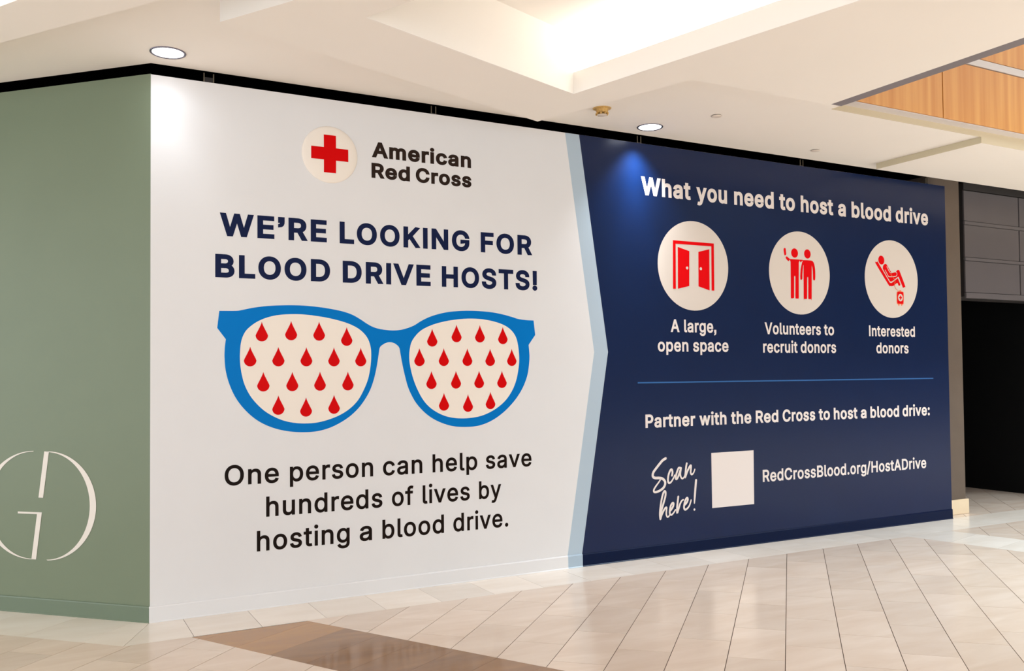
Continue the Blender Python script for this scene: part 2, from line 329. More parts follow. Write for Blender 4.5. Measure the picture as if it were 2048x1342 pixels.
def mat(name, col, rough=0.5, spec=0.5, metal=0.0, noise=0.0, nscale=6.0, emit=None, bump=0.0, bscale=40.0):
    m = bpy.data.materials.new(name); m.use_nodes = True
    nt = m.node_tree; p = nt.nodes["Principled BSDF"]
    p.inputs["Base Color"].default_value = col
    p.inputs["Roughness"].default_value = rough
    p.inputs["Specular IOR Level"].default_value = spec
    p.inputs["Metallic"].default_value = metal
    if noise > 0 or bump > 0:
        g = nt.nodes.new("ShaderNodeNewGeometry")
    if noise > 0:
        n = nt.nodes.new("ShaderNodeTexNoise"); n.inputs["Scale"].default_value = nscale; n.inputs["Detail"].default_value = 4
        nt.links.new(g.outputs["Position"], n.inputs["Vector"])
        r = nt.nodes.new("ShaderNodeMapRange")
        r.inputs[1].default_value = 0.25; r.inputs[2].default_value = 0.75
        r.inputs[3].default_value = 1 - noise; r.inputs[4].default_value = 1 + noise
        nt.links.new(n.outputs[0], r.inputs[0])
        x = nt.nodes.new("ShaderNodeVectorMath"); x.operation = 'SCALE'
        x.inputs[0].default_value = col[:3]
        nt.links.new(r.outputs[0], x.inputs["Scale"])
        nt.links.new(x.outputs[0], p.inputs["Base Color"])
    if bump > 0:
        n2 = nt.nodes.new("ShaderNodeTexNoise"); n2.inputs["Scale"].default_value = bscale; n2.inputs["Detail"].default_value = 3
        nt.links.new(g.outputs["Position"], n2.inputs["Vector"])
        bp = nt.nodes.new("ShaderNodeBump"); bp.inputs["Strength"].default_value = bump; bp.inputs["Distance"].default_value = 0.01
        nt.links.new(n2.outputs[0], bp.inputs["Height"]); nt.links.new(bp.outputs[0], p.inputs["Normal"])
    if emit:
        p.inputs["Emission Color"].default_value = emit[0]; p.inputs["Emission Strength"].default_value = emit[1]
    return m

M = {
    'vinyl_white': mat('vinyl_white', srgb(231, 229, 228), 0.36, 0.2, noise=0.012, nscale=2.5),
    'vinyl_sky': mat('vinyl_sky', srgb(180, 196, 208), 0.36, 0.2),
    'vinyl_navy': mat('vinyl_navy', (0.002, 0.0125, 0.058, 1), 0.26, 0.36, noise=0.04, nscale=3),
    'vinyl_green': mat('vinyl_green', srgb(119, 129, 106), 0.36, 0.2, noise=0.02, nscale=2.5),
    'ink_brown': mat('ink_brown', srgb(46, 33, 26), 0.42, 0.07),
    'ink_navy': mat('ink_navy', srgb(22, 32, 68), 0.42, 0.07),
    'ink_black': mat('ink_black', srgb(28, 18, 12), 0.42, 0.07),
    'ink_white': mat('ink_white', srgb(236, 224, 217), 0.42, 0.07),
    'ink_disc': mat('ink_disc', srgb(224, 211, 199), 0.42, 0.07),
    'ink_cream': mat('ink_cream', srgb(247, 236, 223), 0.42, 0.07),
    'ink_red': mat('ink_red', srgb(216, 2, 4), 0.42, 0.07),
    'ink_icon_red': mat('ink_icon_red', srgb(230, 4, 12), 0.42, 0.07),
    'ink_coral': mat('ink_coral', srgb(248, 120, 80), 0.42, 0.07),
    'ink_blue': mat('ink_blue', srgb(0, 120, 200), 0.42, 0.07),
    'ink_line': mat('ink_line', srgb(58, 104, 160), 0.42, 0.07),
    'logo_cream': mat('logo_cream', srgb(226, 216, 204), 0.45, 0.3),
    'base_white': mat('base_white', srgb(232, 230, 229), 0.22, 0.3),
    'base_sky': mat('base_sky', srgb(172, 190, 204), 0.22, 0.3),
    'base_navy': mat('base_navy', (0.0022, 0.008, 0.036, 1), 0.24, 0.12),
    'base_green': mat('base_green', srgb(108, 121, 100), 0.22, 0.3),
    'plaster': mat('plaster', srgb(250, 241, 230), 0.8, 0.2, noise=0.012, nscale=1.2),
    'plaster_coffer': mat('plaster_coffer', srgb(246, 240, 232), 0.8, 0.2),
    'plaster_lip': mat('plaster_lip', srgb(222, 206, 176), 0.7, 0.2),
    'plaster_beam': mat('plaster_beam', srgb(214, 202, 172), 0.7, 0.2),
    'trim_white': mat('trim_white', srgb(214, 204, 198), 0.5, 0.3),
    'trim_grey': mat('trim_grey', srgb(138, 130, 132), 0.45, 0.4),
    'void': mat('void', (0.0012, 0.0012, 0.0012, 1), 0.95, 0.0),  # near-black, puts the shade of the gaps into the colour
    'store_black': mat('store_black', (0.004, 0.004, 0.0042, 1), 0.7, 0.15),
    'pilaster': mat('pilaster', srgb(106, 92, 80), 0.55, 0.3, noise=0.05, nscale=5, bump=0.15),
    'stone_cream': mat('stone_cream', srgb(240, 216, 182), 0.3, 0.5, noise=0.03, nscale=12),
    'bulk_panel': mat('bulk_panel', srgb(96, 90, 91), 0.42, 0.4, noise=0.05, nscale=2.0),
    'bulk_rail': mat('bulk_rail', srgb(100, 94, 95), 0.40, 0.4),
    'bulk_dark': mat('bulk_dark', srgb(52, 48, 47), 0.6, 0.3),
    'chrome': mat('chrome', srgb(120, 116, 128), 0.25, 0.5, metal=0.9),
    'lens': mat('lens', (1, 1, 1, 1), 0.4, 0.3, emit=((0.93, 0.95, 1.0, 1), 3.5)),
    'steel': mat('steel', srgb(120, 112, 96), 0.45, 0.4, metal=0.6),
    'brass': mat('brass', srgb(222, 182, 110), 0.45, 0.4, metal=0.3, noise=0.2, nscale=60),
    'cap_white': mat('cap_white', srgb(226, 212, 198), 0.5, 0.3),
    'grout': mat('grout', srgb(74, 56, 43), 0.8, 0.1),
    'opposite': mat('opposite', srgb(98, 90, 84), 0.5, 0.3, noise=0.1, nscale=1.0),
    'wood_gap': mat('wood_gap', srgb(60, 34, 22), 0.7, 0.2),
}

def stone(name, c1, c2, vein, rough):
    """polished stone tile: each piece its own tint, cloudy grain and a few pits"""
    m = bpy.data.materials.new(name); m.use_nodes = True
    nt = m.node_tree; N = nt.nodes; Lk = nt.links; p = N["Principled BSDF"]
    g = N.new("ShaderNodeNewGeometry"); oi = N.new("ShaderNodeObjectInfo")
    add = N.new("ShaderNodeVectorMath"); add.operation = 'MULTIPLY_ADD'
    Lk.new(oi.outputs["Random"], add.inputs[0]); add.inputs[1].default_value = (37, 11, 5)
    Lk.new(g.outputs["Position"], add.inputs[2])
    stretch = N.new("ShaderNodeMapping"); stretch.inputs["Rotation"].default_value = (0, 0, math.radians(DATA['tile_deg']))
    stretch.inputs["Scale"].default_value = (0.7, 2.6, 1)
    Lk.new(add.outputs[0], stretch.inputs["Vector"])
    n1 = N.new("ShaderNodeTexNoise"); n1.inputs["Scale"].default_value = 2.4; n1.inputs["Detail"].default_value = 6
    n1.inputs["Distortion"].default_value = 0.6
    Lk.new(stretch.outputs[0], n1.inputs["Vector"])
    r1 = N.new("ShaderNodeMapRange"); r1.inputs[1].default_value = 0.3; r1.inputs[2].default_value = 0.7
    Lk.new(n1.outputs[0], r1.inputs[0])
    mix = N.new("ShaderNodeMix"); mix.data_type = 'RGBA'
    mix.inputs[6].default_value = c1; mix.inputs[7].default_value = c2
    Lk.new(r1.outputs[0], mix.inputs[0])
    hs = N.new("ShaderNodeHueSaturation")
    rr = N.new("ShaderNodeMapRange"); rr.inputs[3].default_value = 0.93; rr.inputs[4].default_value = 1.05
    Lk.new(oi.outputs["Random"], rr.inputs[0]); Lk.new(rr.outputs[0], hs.inputs["Value"])
    Lk.new(mix.outputs[2], hs.inputs["Color"])
    n2 = N.new("ShaderNodeTexNoise"); n2.inputs["Scale"].default_value = 9; n2.inputs["Detail"].default_value = 8; n2.inputs["Roughness"].default_value = 0.7
    Lk.new(add.outputs[0], n2.inputs["Vector"])
    r2 = N.new("ShaderNodeMapRange"); r2.inputs[1].default_value = 0.70; r2.inputs[2].default_value = 0.78; r2.inputs[4].default_value = 0.35
    Lk.new(n2.outputs[0], r2.inputs[0])
    mx = N.new("ShaderNodeMix"); mx.data_type = 'RGBA'; mx.inputs[7].default_value = vein
    Lk.new(r2.outputs[0], mx.inputs[0]); Lk.new(hs.outputs[0], mx.inputs[6])
    Lk.new(mx.outputs[2], p.inputs["Base Color"])
    n3 = N.new("ShaderNodeTexNoise"); n3.inputs["Scale"].default_value = 3.0; n3.inputs["Detail"].default_value = 3
    Lk.new(add.outputs[0], n3.inputs["Vector"])
    r3 = N.new("ShaderNodeMapRange"); r3.inputs[3].default_value = rough * 0.75; r3.inputs[4].default_value = rough * 1.3
    Lk.new(n3.outputs[0], r3.inputs[0]); Lk.new(r3.outputs[0], p.inputs["Roughness"])
    p.inputs["Specular IOR Level"].default_value = 0.40
    return m

DATA['tile_deg'] = 45.5
M['limestone'] = stone('limestone', srgb(234, 215, 198), srgb(223, 200, 180), srgb(178, 150, 126), 0.17)
M['limestone_border'] = stone('limestone_border', srgb(245, 234, 222), srgb(237, 223, 208), srgb(186, 164, 142), 0.20)
M['brown_stone'] = stone('brown_stone', srgb(158, 118, 80), srgb(138, 102, 72), srgb(108, 76, 50), 0.14)
M['gold_stone'] = stone('gold_stone', srgb(188, 138, 82), srgb(170, 126, 84), srgb(140, 96, 60), 0.14)

def wood(name):
    m = bpy.data.materials.new(name); m.use_nodes = True
    nt = m.node_tree; N = nt.nodes; Lk = nt.links; p = N["Principled BSDF"]
    g = N.new("ShaderNodeNewGeometry"); mp = N.new("ShaderNodeMapping"); mp.inputs["Scale"].default_value = (9, 9, 0.35)
    Lk.new(g.outputs["Position"], mp.inputs["Vector"])
    n = N.new("ShaderNodeTexNoise"); n.inputs["Scale"].default_value = 1.6; n.inputs["Detail"].default_value = 7
    Lk.new(mp.outputs[0], n.inputs["Vector"])
    cr = N.new("ShaderNodeValToRGB")
    cr.color_ramp.elements[0].position = 0.3; cr.color_ramp.elements[0].color = srgb(204, 132, 50)
    cr.color_ramp.elements[1].position = 0.7; cr.color_ramp.elements[1].color = srgb(222, 158, 78)
    Lk.new(n.outputs[0], cr.inputs[0]); Lk.new(cr.outputs[0], p.inputs["Base Color"])
    p.inputs["Roughness"].default_value = 0.45
    return m
M['maple'] = wood('maple')

def tag(o, label=None, cat=None, group=None, kind=None):
    if label: o["label"] = label
    if cat: o["category"] = cat
    if group: o["group"] = group
    if kind: o["kind"] = kind
    return o

def link(name, mesh, m, parent=None):
    o = bpy.data.objects.new(name, mesh); COL.objects.link(o)
    if m is not None and not mesh.materials: mesh.materials.append(M[m] if isinstance(m, str) else m)
    if parent is not None: o.parent = parent
    return o

def empty(name, loc=(0, 0, 0)):
    o = bpy.data.objects.new(name, None); COL.objects.link(o); o.location = loc; o.empty_display_size = 0.1
    return o

def pydata(name, v, f, m, parent=None):
    me = bpy.data.meshes.new(name); me.from_pydata(v, [], f); me.update()
    return link(name, me, m, parent)

def box(name, x0, x1, y0, y1, z0, z1, m, parent=None, bevel=0.0):
    bm = bmesh.new(); bmesh.ops.create_cube(bm, size=1)
    for v in bm.verts:
        v.co = Vector(((x0 + x1) / 2 + v.co.x * (x1 - x0), (y0 + y1) / 2 + v.co.y * (y1 - y0), (z0 + z1) / 2 + v.co.z * (z1 - z0)))
    if bevel > 0: bmesh.ops.bevel(bm, geom=bm.edges[:], offset=bevel, segments=2, affect='EDGES')
    me = bpy.data.meshes.new(name); bm.to_mesh(me); bm.free()
    return link(name, me, m, parent)

def sob(name, s0, s1, o0, o1, z0, z1, m, parent=None, bevel=0.0):
    """box in wall terms: along, out from the wall, up"""
    return box(name, s0, s1, -o1, -o0, z0, z1, m, parent, bevel)

def prism(name, poly, z0, z1, m, parent=None):
    """vertical prism over a plan polygon given as (s, o)"""
    n = len(poly)
    v = [(s, -o, z0) for s, o in poly] + [(s, -o, z1) for s, o in poly]
    f = [tuple(range(n)), tuple(range(2 * n - 1, n - 1, -1))]
    for i in range(n): f.append((i, i + n, (i + 1) % n + n, (i + 1) % n))
    me = bpy.data.meshes.new(name); me.from_pydata(v, [], f); me.update()
    bm = bmesh.new(); bm.from_mesh(me); bmesh.ops.recalc_face_normals(bm, faces=bm.faces[:]); bm.to_mesh(me); bm.free()
    return link(name, me, m, parent)

def fill_mesh(name, loops, extrude=0.0):
    """filled flat outline with holes -> mesh in its own xy plane"""
    c = bpy.data.curves.new(name, 'CURVE'); c.dimensions = '2D'; c.fill_mode = 'BOTH'; c.extrude = extrude
    for lp in loops:
        sp = c.splines.new('POLY'); sp.points.add(len(lp) - 1)
        for i, (x, y) in enumerate(lp): sp.points[i].co = (x, y, 0, 1)
        sp.use_cyclic_u = True
    o = bpy.data.objects.new(name, c); COL.objects.link(o)
    dg = bpy.context.evaluated_depsgraph_get(); dg.update()
    me = bpy.data.meshes.new_from_object(o.evaluated_get(dg))
    bpy.data.objects.remove(o); bpy.data.curves.remove(c)
    me.name = name
    return me

WALLM = Matrix(((1, 0, 0, 0), (0, 0, -1, 0), (0, 1, 0, 0), (0, 0, 0, 1)))   # (s, z, out) -> world
lx, lo = DATA['L']                                                        # the left wall runs off the corner in this plan direction
# room-side normal of the left wall in plan (s, o)
LB = (lo, -lx)
LEFTM = Matrix(((lx, 0, LB[0], 0), (-lo, 0, -LB[1], 0), (0, 1, 0, 0), (0, 0, 0, 1)))

def decal(name, loops, m, parent, layer, frame=None, label=None, thick=0.0004):
    """a printed shape: flat film on the wall, 'layer' millimetres and a bit proud"""
    me = fill_mesh(name, loops, thick)
    me.transform((frame or WALLM) @ Matrix.Translation((0, 0, 0.0022 + 0.0014 * layer)))
    o = link(name, me, m, parent)
    if label: o["label"] = label
    return o

def circle_pts(cx, cy, r, n=72): return [(cx + r * math.cos(2 * math.pi * i / n), cy + r * math.sin(2 * math.pi * i / n)) for i in range(n)]

def smooth(pts, closed=True, sub=4):
    """Catmull-Rom through the points; a point with a third value 1 is a sharp corner"""
    n = len(pts); out = []
    rng = range(n) if closed else range(n - 1)
    for i in rng:
        p1, p2 = pts[i], pts[(i + 1) % n]
        p0 = pts[(i - 1) % n] if (closed or i > 0) else p1
        p3 = pts[(i + 2) % n] if (closed or i + 2 < n) else p2
        if len(p1) > 2 and p1[2]: p0 = p1
        if len(p2) > 2 and p2[2]: p3 = p2
        for k in range(sub):
            t = k / sub
            out.append(tuple(0.5 * ((2 * p1[a]) + (-p0[a] + p2[a]) * t + (2 * p0[a] - 5 * p1[a] + 4 * p2[a] - p3[a]) * t * t + (-p0[a] + 3 * p1[a] - 3 * p2[a] + p3[a]) * t ** 3) for a in (0, 1)))
    if not closed: out.append(tuple(pts[-1][:2]))
    return out

def ribbon(pts, w0, w1=None, cap=True):
    """outline strips (list of quads + round caps) for a pen stroke"""
    w1 = w0 if w1 is None else w1
    n = len(pts); V = []; Fc = []
    for i, p in enumerate(pts):
        a = Vector(pts[max(i - 1, 0)]); b = Vector(pts[min(i + 1, n - 1)]); d = (b - a)
        d = d.normalized() if d.length > 1e-9 else Vector((1, 0))
        t = i / (n - 1); w = (w0 + (w1 - w0) * max(0, (t - 0.6) / 0.4)) / 2
        q = Vector((-d.y, d.x)) * w
        V += [(p[0] + q.x, p[1] + q.y, i * 1.2e-5), (p[0] - q.x, p[1] - q.y, i * 1.2e-5)]
    for i in range(n - 1): Fc.append((2 * i, 2 * i + 1, 2 * i + 3, 2 * i + 2))
    if cap:
        for i, w in ((0, w0), (n - 1, w1)):
            k = len(V)
            V += [(pts[i][0] + w / 2 * math.cos(2 * math.pi * j / 14), pts[i][1] + w / 2 * math.sin(2 * math.pi * j / 14), i * 1.2e-5 - 6e-6) for j in range(14)]
            Fc.append(tuple(range(k, k + 14)))
    return V, Fc

def strokes(name, strokelist, m, parent, layer, label=None):
    V = []; Fc = []
    for st in strokelist:
        v, f = ribbon(*st); k = len(V); e = len(Fc) * 2e-6; V += [(a, b, c + e) for a, b, c in v]; Fc += [tuple(i + k for i in q) for q in f]
    me = bpy.data.meshes.new(name); me.from_pydata(V, [], Fc); me.update()
    me.transform(WALLM @ Matrix.Translation((0, 0, 0.0026 + 0.0014 * layer)))
    bm = bmesh.new(); bm.from_mesh(me)
    for f in bm.faces:
        if f.normal.y > 0: f.normal_flip()
    bm.to_mesh(me); bm.free()
    o = link(name, me, m, parent)
    if label: o["label"] = label
    return o

# grotesque letter outlines: character -> (advance, contours of [left handle, point, right handle]) in thousandths of the letter size
GLYPHS = {
    '!': [196,[[[87,160,67,160,66,277],[65,393,63,509,86,509],[109,509,132,509,131,393],[129,277,128,160,108,160]],[[111,-4,98,-4,85,-4],[75,0,66,9,57,18],[52,28,52,41,52,53],[57,64,66,73,75,82],[85,86,98,86,111,86],[121,82,130,73,139,64],[143,53,143,41,143,28],[139,18,130,9,121,0]]]],
    ',': [150,[[[40,61,40,91,69,91],[99,91,128,91,128,65],[128,38,128,12,127,-3],[126,-18,125,-33,122,-44],[118,-55,115,-66,109,-74],[104,-82,98,-90,89,-95],[81,-101,72,-106,61,-108],[51,-110,40,-112,40,-103],[40,-93,40,-84,47,-81],[55,-79,62,-76,67,-71],[71,-65,76,-60,78,-52],[80,-44,82,-36,82,-24],[83,-12,83,0,69,0],[54,0,40,0,40,30]]]],
    '.': [188,[[[108,-4,95,-4,83,-4],[72,0,63,9,54,18],[50,28,50,41,50,54],[54,65,63,73,72,82],[83,87,95,87,108,87],[119,82,128,73,137,65],[141,54,141,41,141,28],[137,18,128,9,119,0]]]],
    '/': [249,[[[216,533,235,533,180,330],[126,127,71,-76,52,-76],[33,-76,14,-76,69,127],[124,330,178,533,197,533]]]],
    ':': [188,[[[108,-4,95,-4,83,-4],[72,0,63,9,54,18],[50,28,50,41,50,54],[54,65,63,73,72,82],[83,87,95,87,108,87],[119,82,128,73,137,65],[141,54,141,41,141,28],[137,18,128,9,119,0]],[[108,271,95,271,83,271],[72,275,63,284,54,293],[50,304,50,316,50,329],[54,340,63,349,72,357],[83,362,95,362,108,362],[119,357,128,349,137,340],[141,329,141,316,141,304],[137,293,128,284,119,275]]]],
    'A': [480,[[[39,0,16,0,78,170],[140,339,201,509,226,509],[251,509,276,509,338,339],[401,170,463,0,440,0],[418,0,395,0,359,101],[323,202,287,302,281,321],[273,344,264,372,255,400],[245,435,232,478,236,478],[241,478,245,478,233,435],[222,399,213,371,204,343],[196,320,191,302,155,202],[120,101,85,0,62,0]],[[197,142,110,142,110,161],[110,180,110,199,197,199],[283,199,370,199,370,180],[370,161,370,142,283,142]]]],
    'B': [456,[[[122,0,60,0,60,170],[60,339,60,509,120,509],[181,509,241,509,276,509],[306,503,329,491,352,479],[369,462,381,442,392,422],[398,399,398,374,398,352],[394,334,387,320,379,306],[369,294,356,286,344,277],[330,271,315,267,315,265],[315,264,315,262,331,261],[347,255,363,245,379,235],[392,221,402,203,413,185],[418,163,418,136,418,111],[412,87,400,67,388,46],[370,30,344,18,319,6],[287,0,247,0,184,0]],[[125,115,125,57,165,57],[205,57,245,57,284,57],[313,65,330,80,347,95],[355,114,355,137,355,154],[351,170,342,184,334,198],[321,209,306,218,290,227],[271,231,248,231,207,231],[166,231,125,231,125,173]],[[125,341,125,285,162,285],[200,285,238,285,257,285],[273,289,288,296,303,303],[315,313,323,326,332,339],[336,355,336,372,336,395],[328,414,313,429,297,444],[273,452,240,452,202,452],[163,452,125,452,125,396]]]],
    'C': [510,[[[293,-7,267,-7,223,-7],[184,4,150,25,116,46],[89,76,70,115,50,154],[40,201,40,254,40,308],[50,354,70,393,89,432],[116,462,150,484,184,505],[223,516,267,516,293,516],[317,512,340,504,363,497],[384,486,402,471,420,457],[436,439,448,418,460,398],[468,374,473,348,451,348],[430,348,408,348,404,366],[398,381,389,395,381,408],[370,419,357,428,345,438],[331,444,315,449,300,454],[284,456,267,456,236,456],[208,448,184,432,159,417],[139,394,125,364,111,334],[103,297,103,254,103,211],[111,175,125,145,140,115],[159,92,184,76,209,61],[236,53,267,53,284,53],[300,55,315,60,331,65],[345,71,357,81,370,90],[381,101,389,114,398,128],[404,143,408,160,430,160],[451,160,473,160,469,135],[460,111,448,91,436,70],[421,52,402,38,384,23],[363,12,341,5,318,-3]]]],
    'D': [502,[[[271,0,219,0,178,0],[137,0,96,0,96,19],[96,38,96,57,136,57],[175,57,215,57,256,57],[291,65,318,81,345,97],[366,119,379,149,392,179],[399,214,399,255,399,296],[392,331,379,361,366,390],[346,412,320,428,293,444],[260,452,221,452,178,452],[136,452,93,452,93,471],[93,490,93,509,137,509],[181,509,225,509,275,509],[317,499,353,478,388,458],[415,429,433,391,452,353],[462,308,462,255,462,202],[452,157,433,119,414,81],[387,51,351,31,314,10]],[[103,509,125,509,125,339],[125,170,125,0,103,0],[82,0,60,0,60,170],[60,339,60,509,82,509]]]],
    'E': [419,[[[165,0,60,0,60,170],[60,339,60,509,164,509],[268,509,372,509,372,490],[372,471,372,452,290,452],[207,452,125,452,125,396],[125,341,125,286,202,286],[278,286,355,286,355,267],[355,248,355,229,278,229],[202,229,125,229,125,172],[125,114,125,57,208,57],[292,57,375,57,375,38],[375,19,375,0,270,0]]]],
    'F': [410,[[[82,0,60,0,60,170],[60,339,60,509,163,509],[266,509,369,509,369,490],[369,471,369,452,288,452],[206,452,125,452,125,394],[125,336,125,278,198,278],[272,278,346,278,346,259],[346,240,346,221,272,221],[198,221,125,221,125,147],[125,74,125,0,103,0]]]],
    'G': [520,[[[309,-7,269,-7,223,-7],[184,4,149,25,115,46],[88,77,69,116,50,155],[40,201,40,254,40,308],[50,354,69,393,88,432],[115,462,149,484,183,505],[221,516,265,516,292,516],[317,512,340,504,364,496],[385,484,403,469,422,454],[437,437,449,416,461,396],[470,373,474,349,452,349],[430,349,408,349,403,365],[396,380,387,393,379,406],[368,417,356,427,344,436],[330,444,315,448,300,453],[283,456,265,456,235,456],[208,448,183,432,159,417],[139,394,125,364,111,334],[103,297,103,254,103,211],[111,175,125,145,140,115],[159,92,184,76,209,61],[237,53,269,53,297,53],[323,59,345,71,367,83],[384,101,396,123,409,146],[415,172,415,202,421,201],[428,200,434,199,384,199],[333,199,283,199,283,218],[283,237,283,256,348,256],[413,256,478,256,478,237],[478,219,478,200,478,158],[469,122,451,91,433,60],[408,36,377,19,345,2]]]],
    'H': [517,[[[82,0,60,0,60,170],[60,339,60,509,82,509],[103,509,125,509,125,435],[125,362,125,289,214,289],[303,289,392,289,392,362],[392,435,392,509,414,509],[435,509,457,509,457,339],[457,170,457,0,435,0],[414,0,392,0,392,77],[392,155,392,232,303,232],[214,232,125,232,125,155],[125,77,125,0,103,0]]]],
    'I': [185,[[[82,0,60,0,60,170],[60,339,60,509,82,509],[103,509,125,509,125,339],[125,170,125,0,103,0]]]],
    'K': [467,[[[146,189,104,145,104,169],[104,193,104,216,116,232],[128,247,139,261,151,275],[162,290,174,303,187,317],[199,331,212,344,262,399],[313,454,364,509,392,509],[420,509,448,509,376,431],[304,353,231,276,230,276],[229,276,228,276,187,233]],[[82,0,60,0,60,170],[60,339,60,509,82,509],[103,509,125,509,125,451],[125,392,125,334,124,298],[124,261,124,225,124,214],[124,204,125,193,125,129],[125,64,125,0,103,0]],[[398,0,372,0,311,86],[249,173,188,259,201,276],[215,293,228,309,302,206],[375,103,449,0,423,0]]]],
    'L': [393,[[[160,0,60,0,60,170],[60,339,60,509,82,509],[103,509,125,509,125,358],[125,208,125,57,203,57],[282,57,361,57,361,38],[361,19,361,0,261,0]]]],
    'N': [523,[[[82,0,60,0,60,170],[60,339,60,509,85,509],[111,509,136,509,205,400],[274,291,343,183,349,174],[355,164,363,151,370,138],[379,123,388,107,396,90],[405,73,414,55,411,55],[408,54,405,54,403,72],[401,90,401,108,400,126],[399,142,399,157,399,172],[399,185,399,195,399,300],[399,404,399,509,420,509],[442,509,463,509,463,339],[463,170,463,0,438,0],[412,0,387,0,325,97],[264,193,202,290,194,303],[186,316,177,331,169,345],[159,362,148,381,137,400],[123,424,108,452,111,453],[115,453,119,454,120,428],[121,405,122,384,123,362],[124,344,124,328,125,312],[125,300,125,291,125,194],[125,97,125,0,103,0]]]],
    'O': [533,[[[311,-7,267,-7,223,-7],[184,4,150,25,116,46],[90,76,70,115,50,154],[40,201,40,254,40,308],[50,354,70,393,90,432],[116,462,150,484,184,505],[223,516,267,516,311,516],[350,505,384,484,418,462],[444,432,464,393,483,354],[493,308,493,254,493,201],[483,154,464,115,444,76],[418,46,384,25,350,4]],[[236,53,267,53,297,53],[325,61,349,76,374,91],[394,114,408,144,423,174],[430,211,430,254,430,298],[423,335,408,365,394,395],[374,417,349,433,325,448],[297,456,267,456,236,456],[209,448,184,433,159,417],[140,394,125,364,111,334],[103,297,103,254,103,211],[111,174,125,144,140,114],[159,92,184,76,209,61]]]],
    'P': [445,[[[82,0,60,0,60,170],[60,339,60,509,118,509],[177,509,235,509,274,509],[307,502,332,487,358,473],[377,454,390,430,402,405],[409,378,409,348,409,317],[402,290,390,265,377,241],[358,222,332,207,307,193],[274,186,235,186,193,186],[151,186,109,186,109,205],[109,224,109,242,150,242],[191,242,233,242,259,242],[281,247,297,256,313,265],[325,278,333,294,341,310],[344,328,344,348,344,368],[341,386,333,402,325,417],[313,430,297,439,280,448],[259,452,232,452,196,452],[160,452,125,452,125,301],[125,151,125,0,103,0]]]],
    'R': [449,[[[82,0,60,0,60,170],[60,339,60,509,119,509],[177,509,236,509,275,509],[307,502,333,489,359,475],[378,457,390,433,403,410],[409,382,409,352,409,321],[403,295,390,271,378,248],[359,230,333,217,307,204],[275,198,236,198,189,198],[143,198,96,198,96,217],[96,236,96,255,142,255],[188,255,234,255,260,255],[281,259,298,267,314,275],[326,286,334,300,341,315],[345,332,345,352,345,372],[341,390,334,405,326,420],[314,431,298,440,281,448],[259,452,233,452,197,452],[161,452,125,452,125,301],[125,151,125,0,103,0]],[[378,0,353,0,312,76],[271,153,230,229,254,229],[279,229,303,229,344,153],[386,76,428,0,403,0]]]],
    'S': [447,[[[263,-9,224,-9,187,-9],[155,-3,128,9,100,21],[79,38,64,60,49,82],[40,107,38,137,60,137],[82,137,104,137,106,117],[112,101,123,88,134,75],[149,65,166,59,184,52],[203,49,224,49,247,49],[268,53,286,60,304,68],[319,78,329,92,340,105],[346,121,346,139,346,155],[341,169,332,179,323,189],[311,198,296,205,281,211],[264,217,245,222,224,228],[204,234,184,239,142,251],[109,268,86,289,63,311],[52,339,52,372,52,401],[60,426,75,448,90,469],[111,486,138,498,164,510],[194,516,227,516,261,516],[290,510,316,498,342,486],[362,469,377,449,392,428],[400,404,401,378,380,378],[358,378,337,378,335,403],[323,423,302,437,281,451],[256,459,225,459,203,459],[184,455,167,448,151,441],[138,431,129,418,120,406],[115,391,115,376,115,358],[120,344,131,334,142,323],[154,314,169,308,184,302],[199,297,212,293,230,289],[247,284,264,279,279,275],[295,270,312,264,328,257],[344,248,359,238,373,227],[385,214,395,198,404,181],[408,162,408,139,408,111],[401,86,386,64,372,41],[351,24,323,11,296,-2]]]],
    'T': [449,[[[85,452,32,452,32,471],[32,490,32,509,160,509],[288,509,417,509,417,490],[417,471,417,452,363,452],[310,452,257,452,257,301],[257,151,257,0,235,0],[214,0,193,0,193,151],[193,301,193,452,139,452]]]],
    'V': [480,[[[229,0,204,0,141,170],[79,339,16,509,39,509],[62,509,84,509,120,408],[156,307,192,206,198,189],[206,166,215,137,224,109],[235,73,248,31,243,31],[239,31,235,31,247,74],[258,110,267,138,276,166],[284,189,290,206,325,307],[360,408,395,509,417,509],[440,509,463,509,401,339],[340,170,278,0,253,0]]]],
    'W': [686,[[[180,0,155,0,109,170],[63,339,16,509,38,509],[60,509,82,509,109,404],[136,300,163,196,168,179],[172,163,175,145,179,128],[183,111,187,94,190,76],[194,58,197,40,194,40],[192,40,189,40,193,58],[196,76,200,94,203,111],[207,128,211,145,215,163],[220,179,224,196,251,300],[279,404,306,509,331,509],[355,509,380,509,407,404],[434,300,462,196,466,179],[470,163,474,145,478,128],[482,111,486,94,490,76],[494,58,497,40,494,40],[491,40,488,40,492,58],[495,76,499,94,502,111],[506,128,510,145,515,163],[519,179,523,196,550,300],[576,404,603,509,625,509],[647,509,670,509,623,339],[577,170,530,0,505,0],[480,0,455,0,426,108],[397,215,368,323,362,344],[357,367,351,391,346,416],[341,444,336,475,341,475],[345,475,350,475,345,445],[340,419,335,395,330,371],[324,347,318,323,289,215],[260,108,230,0,205,0]]]],
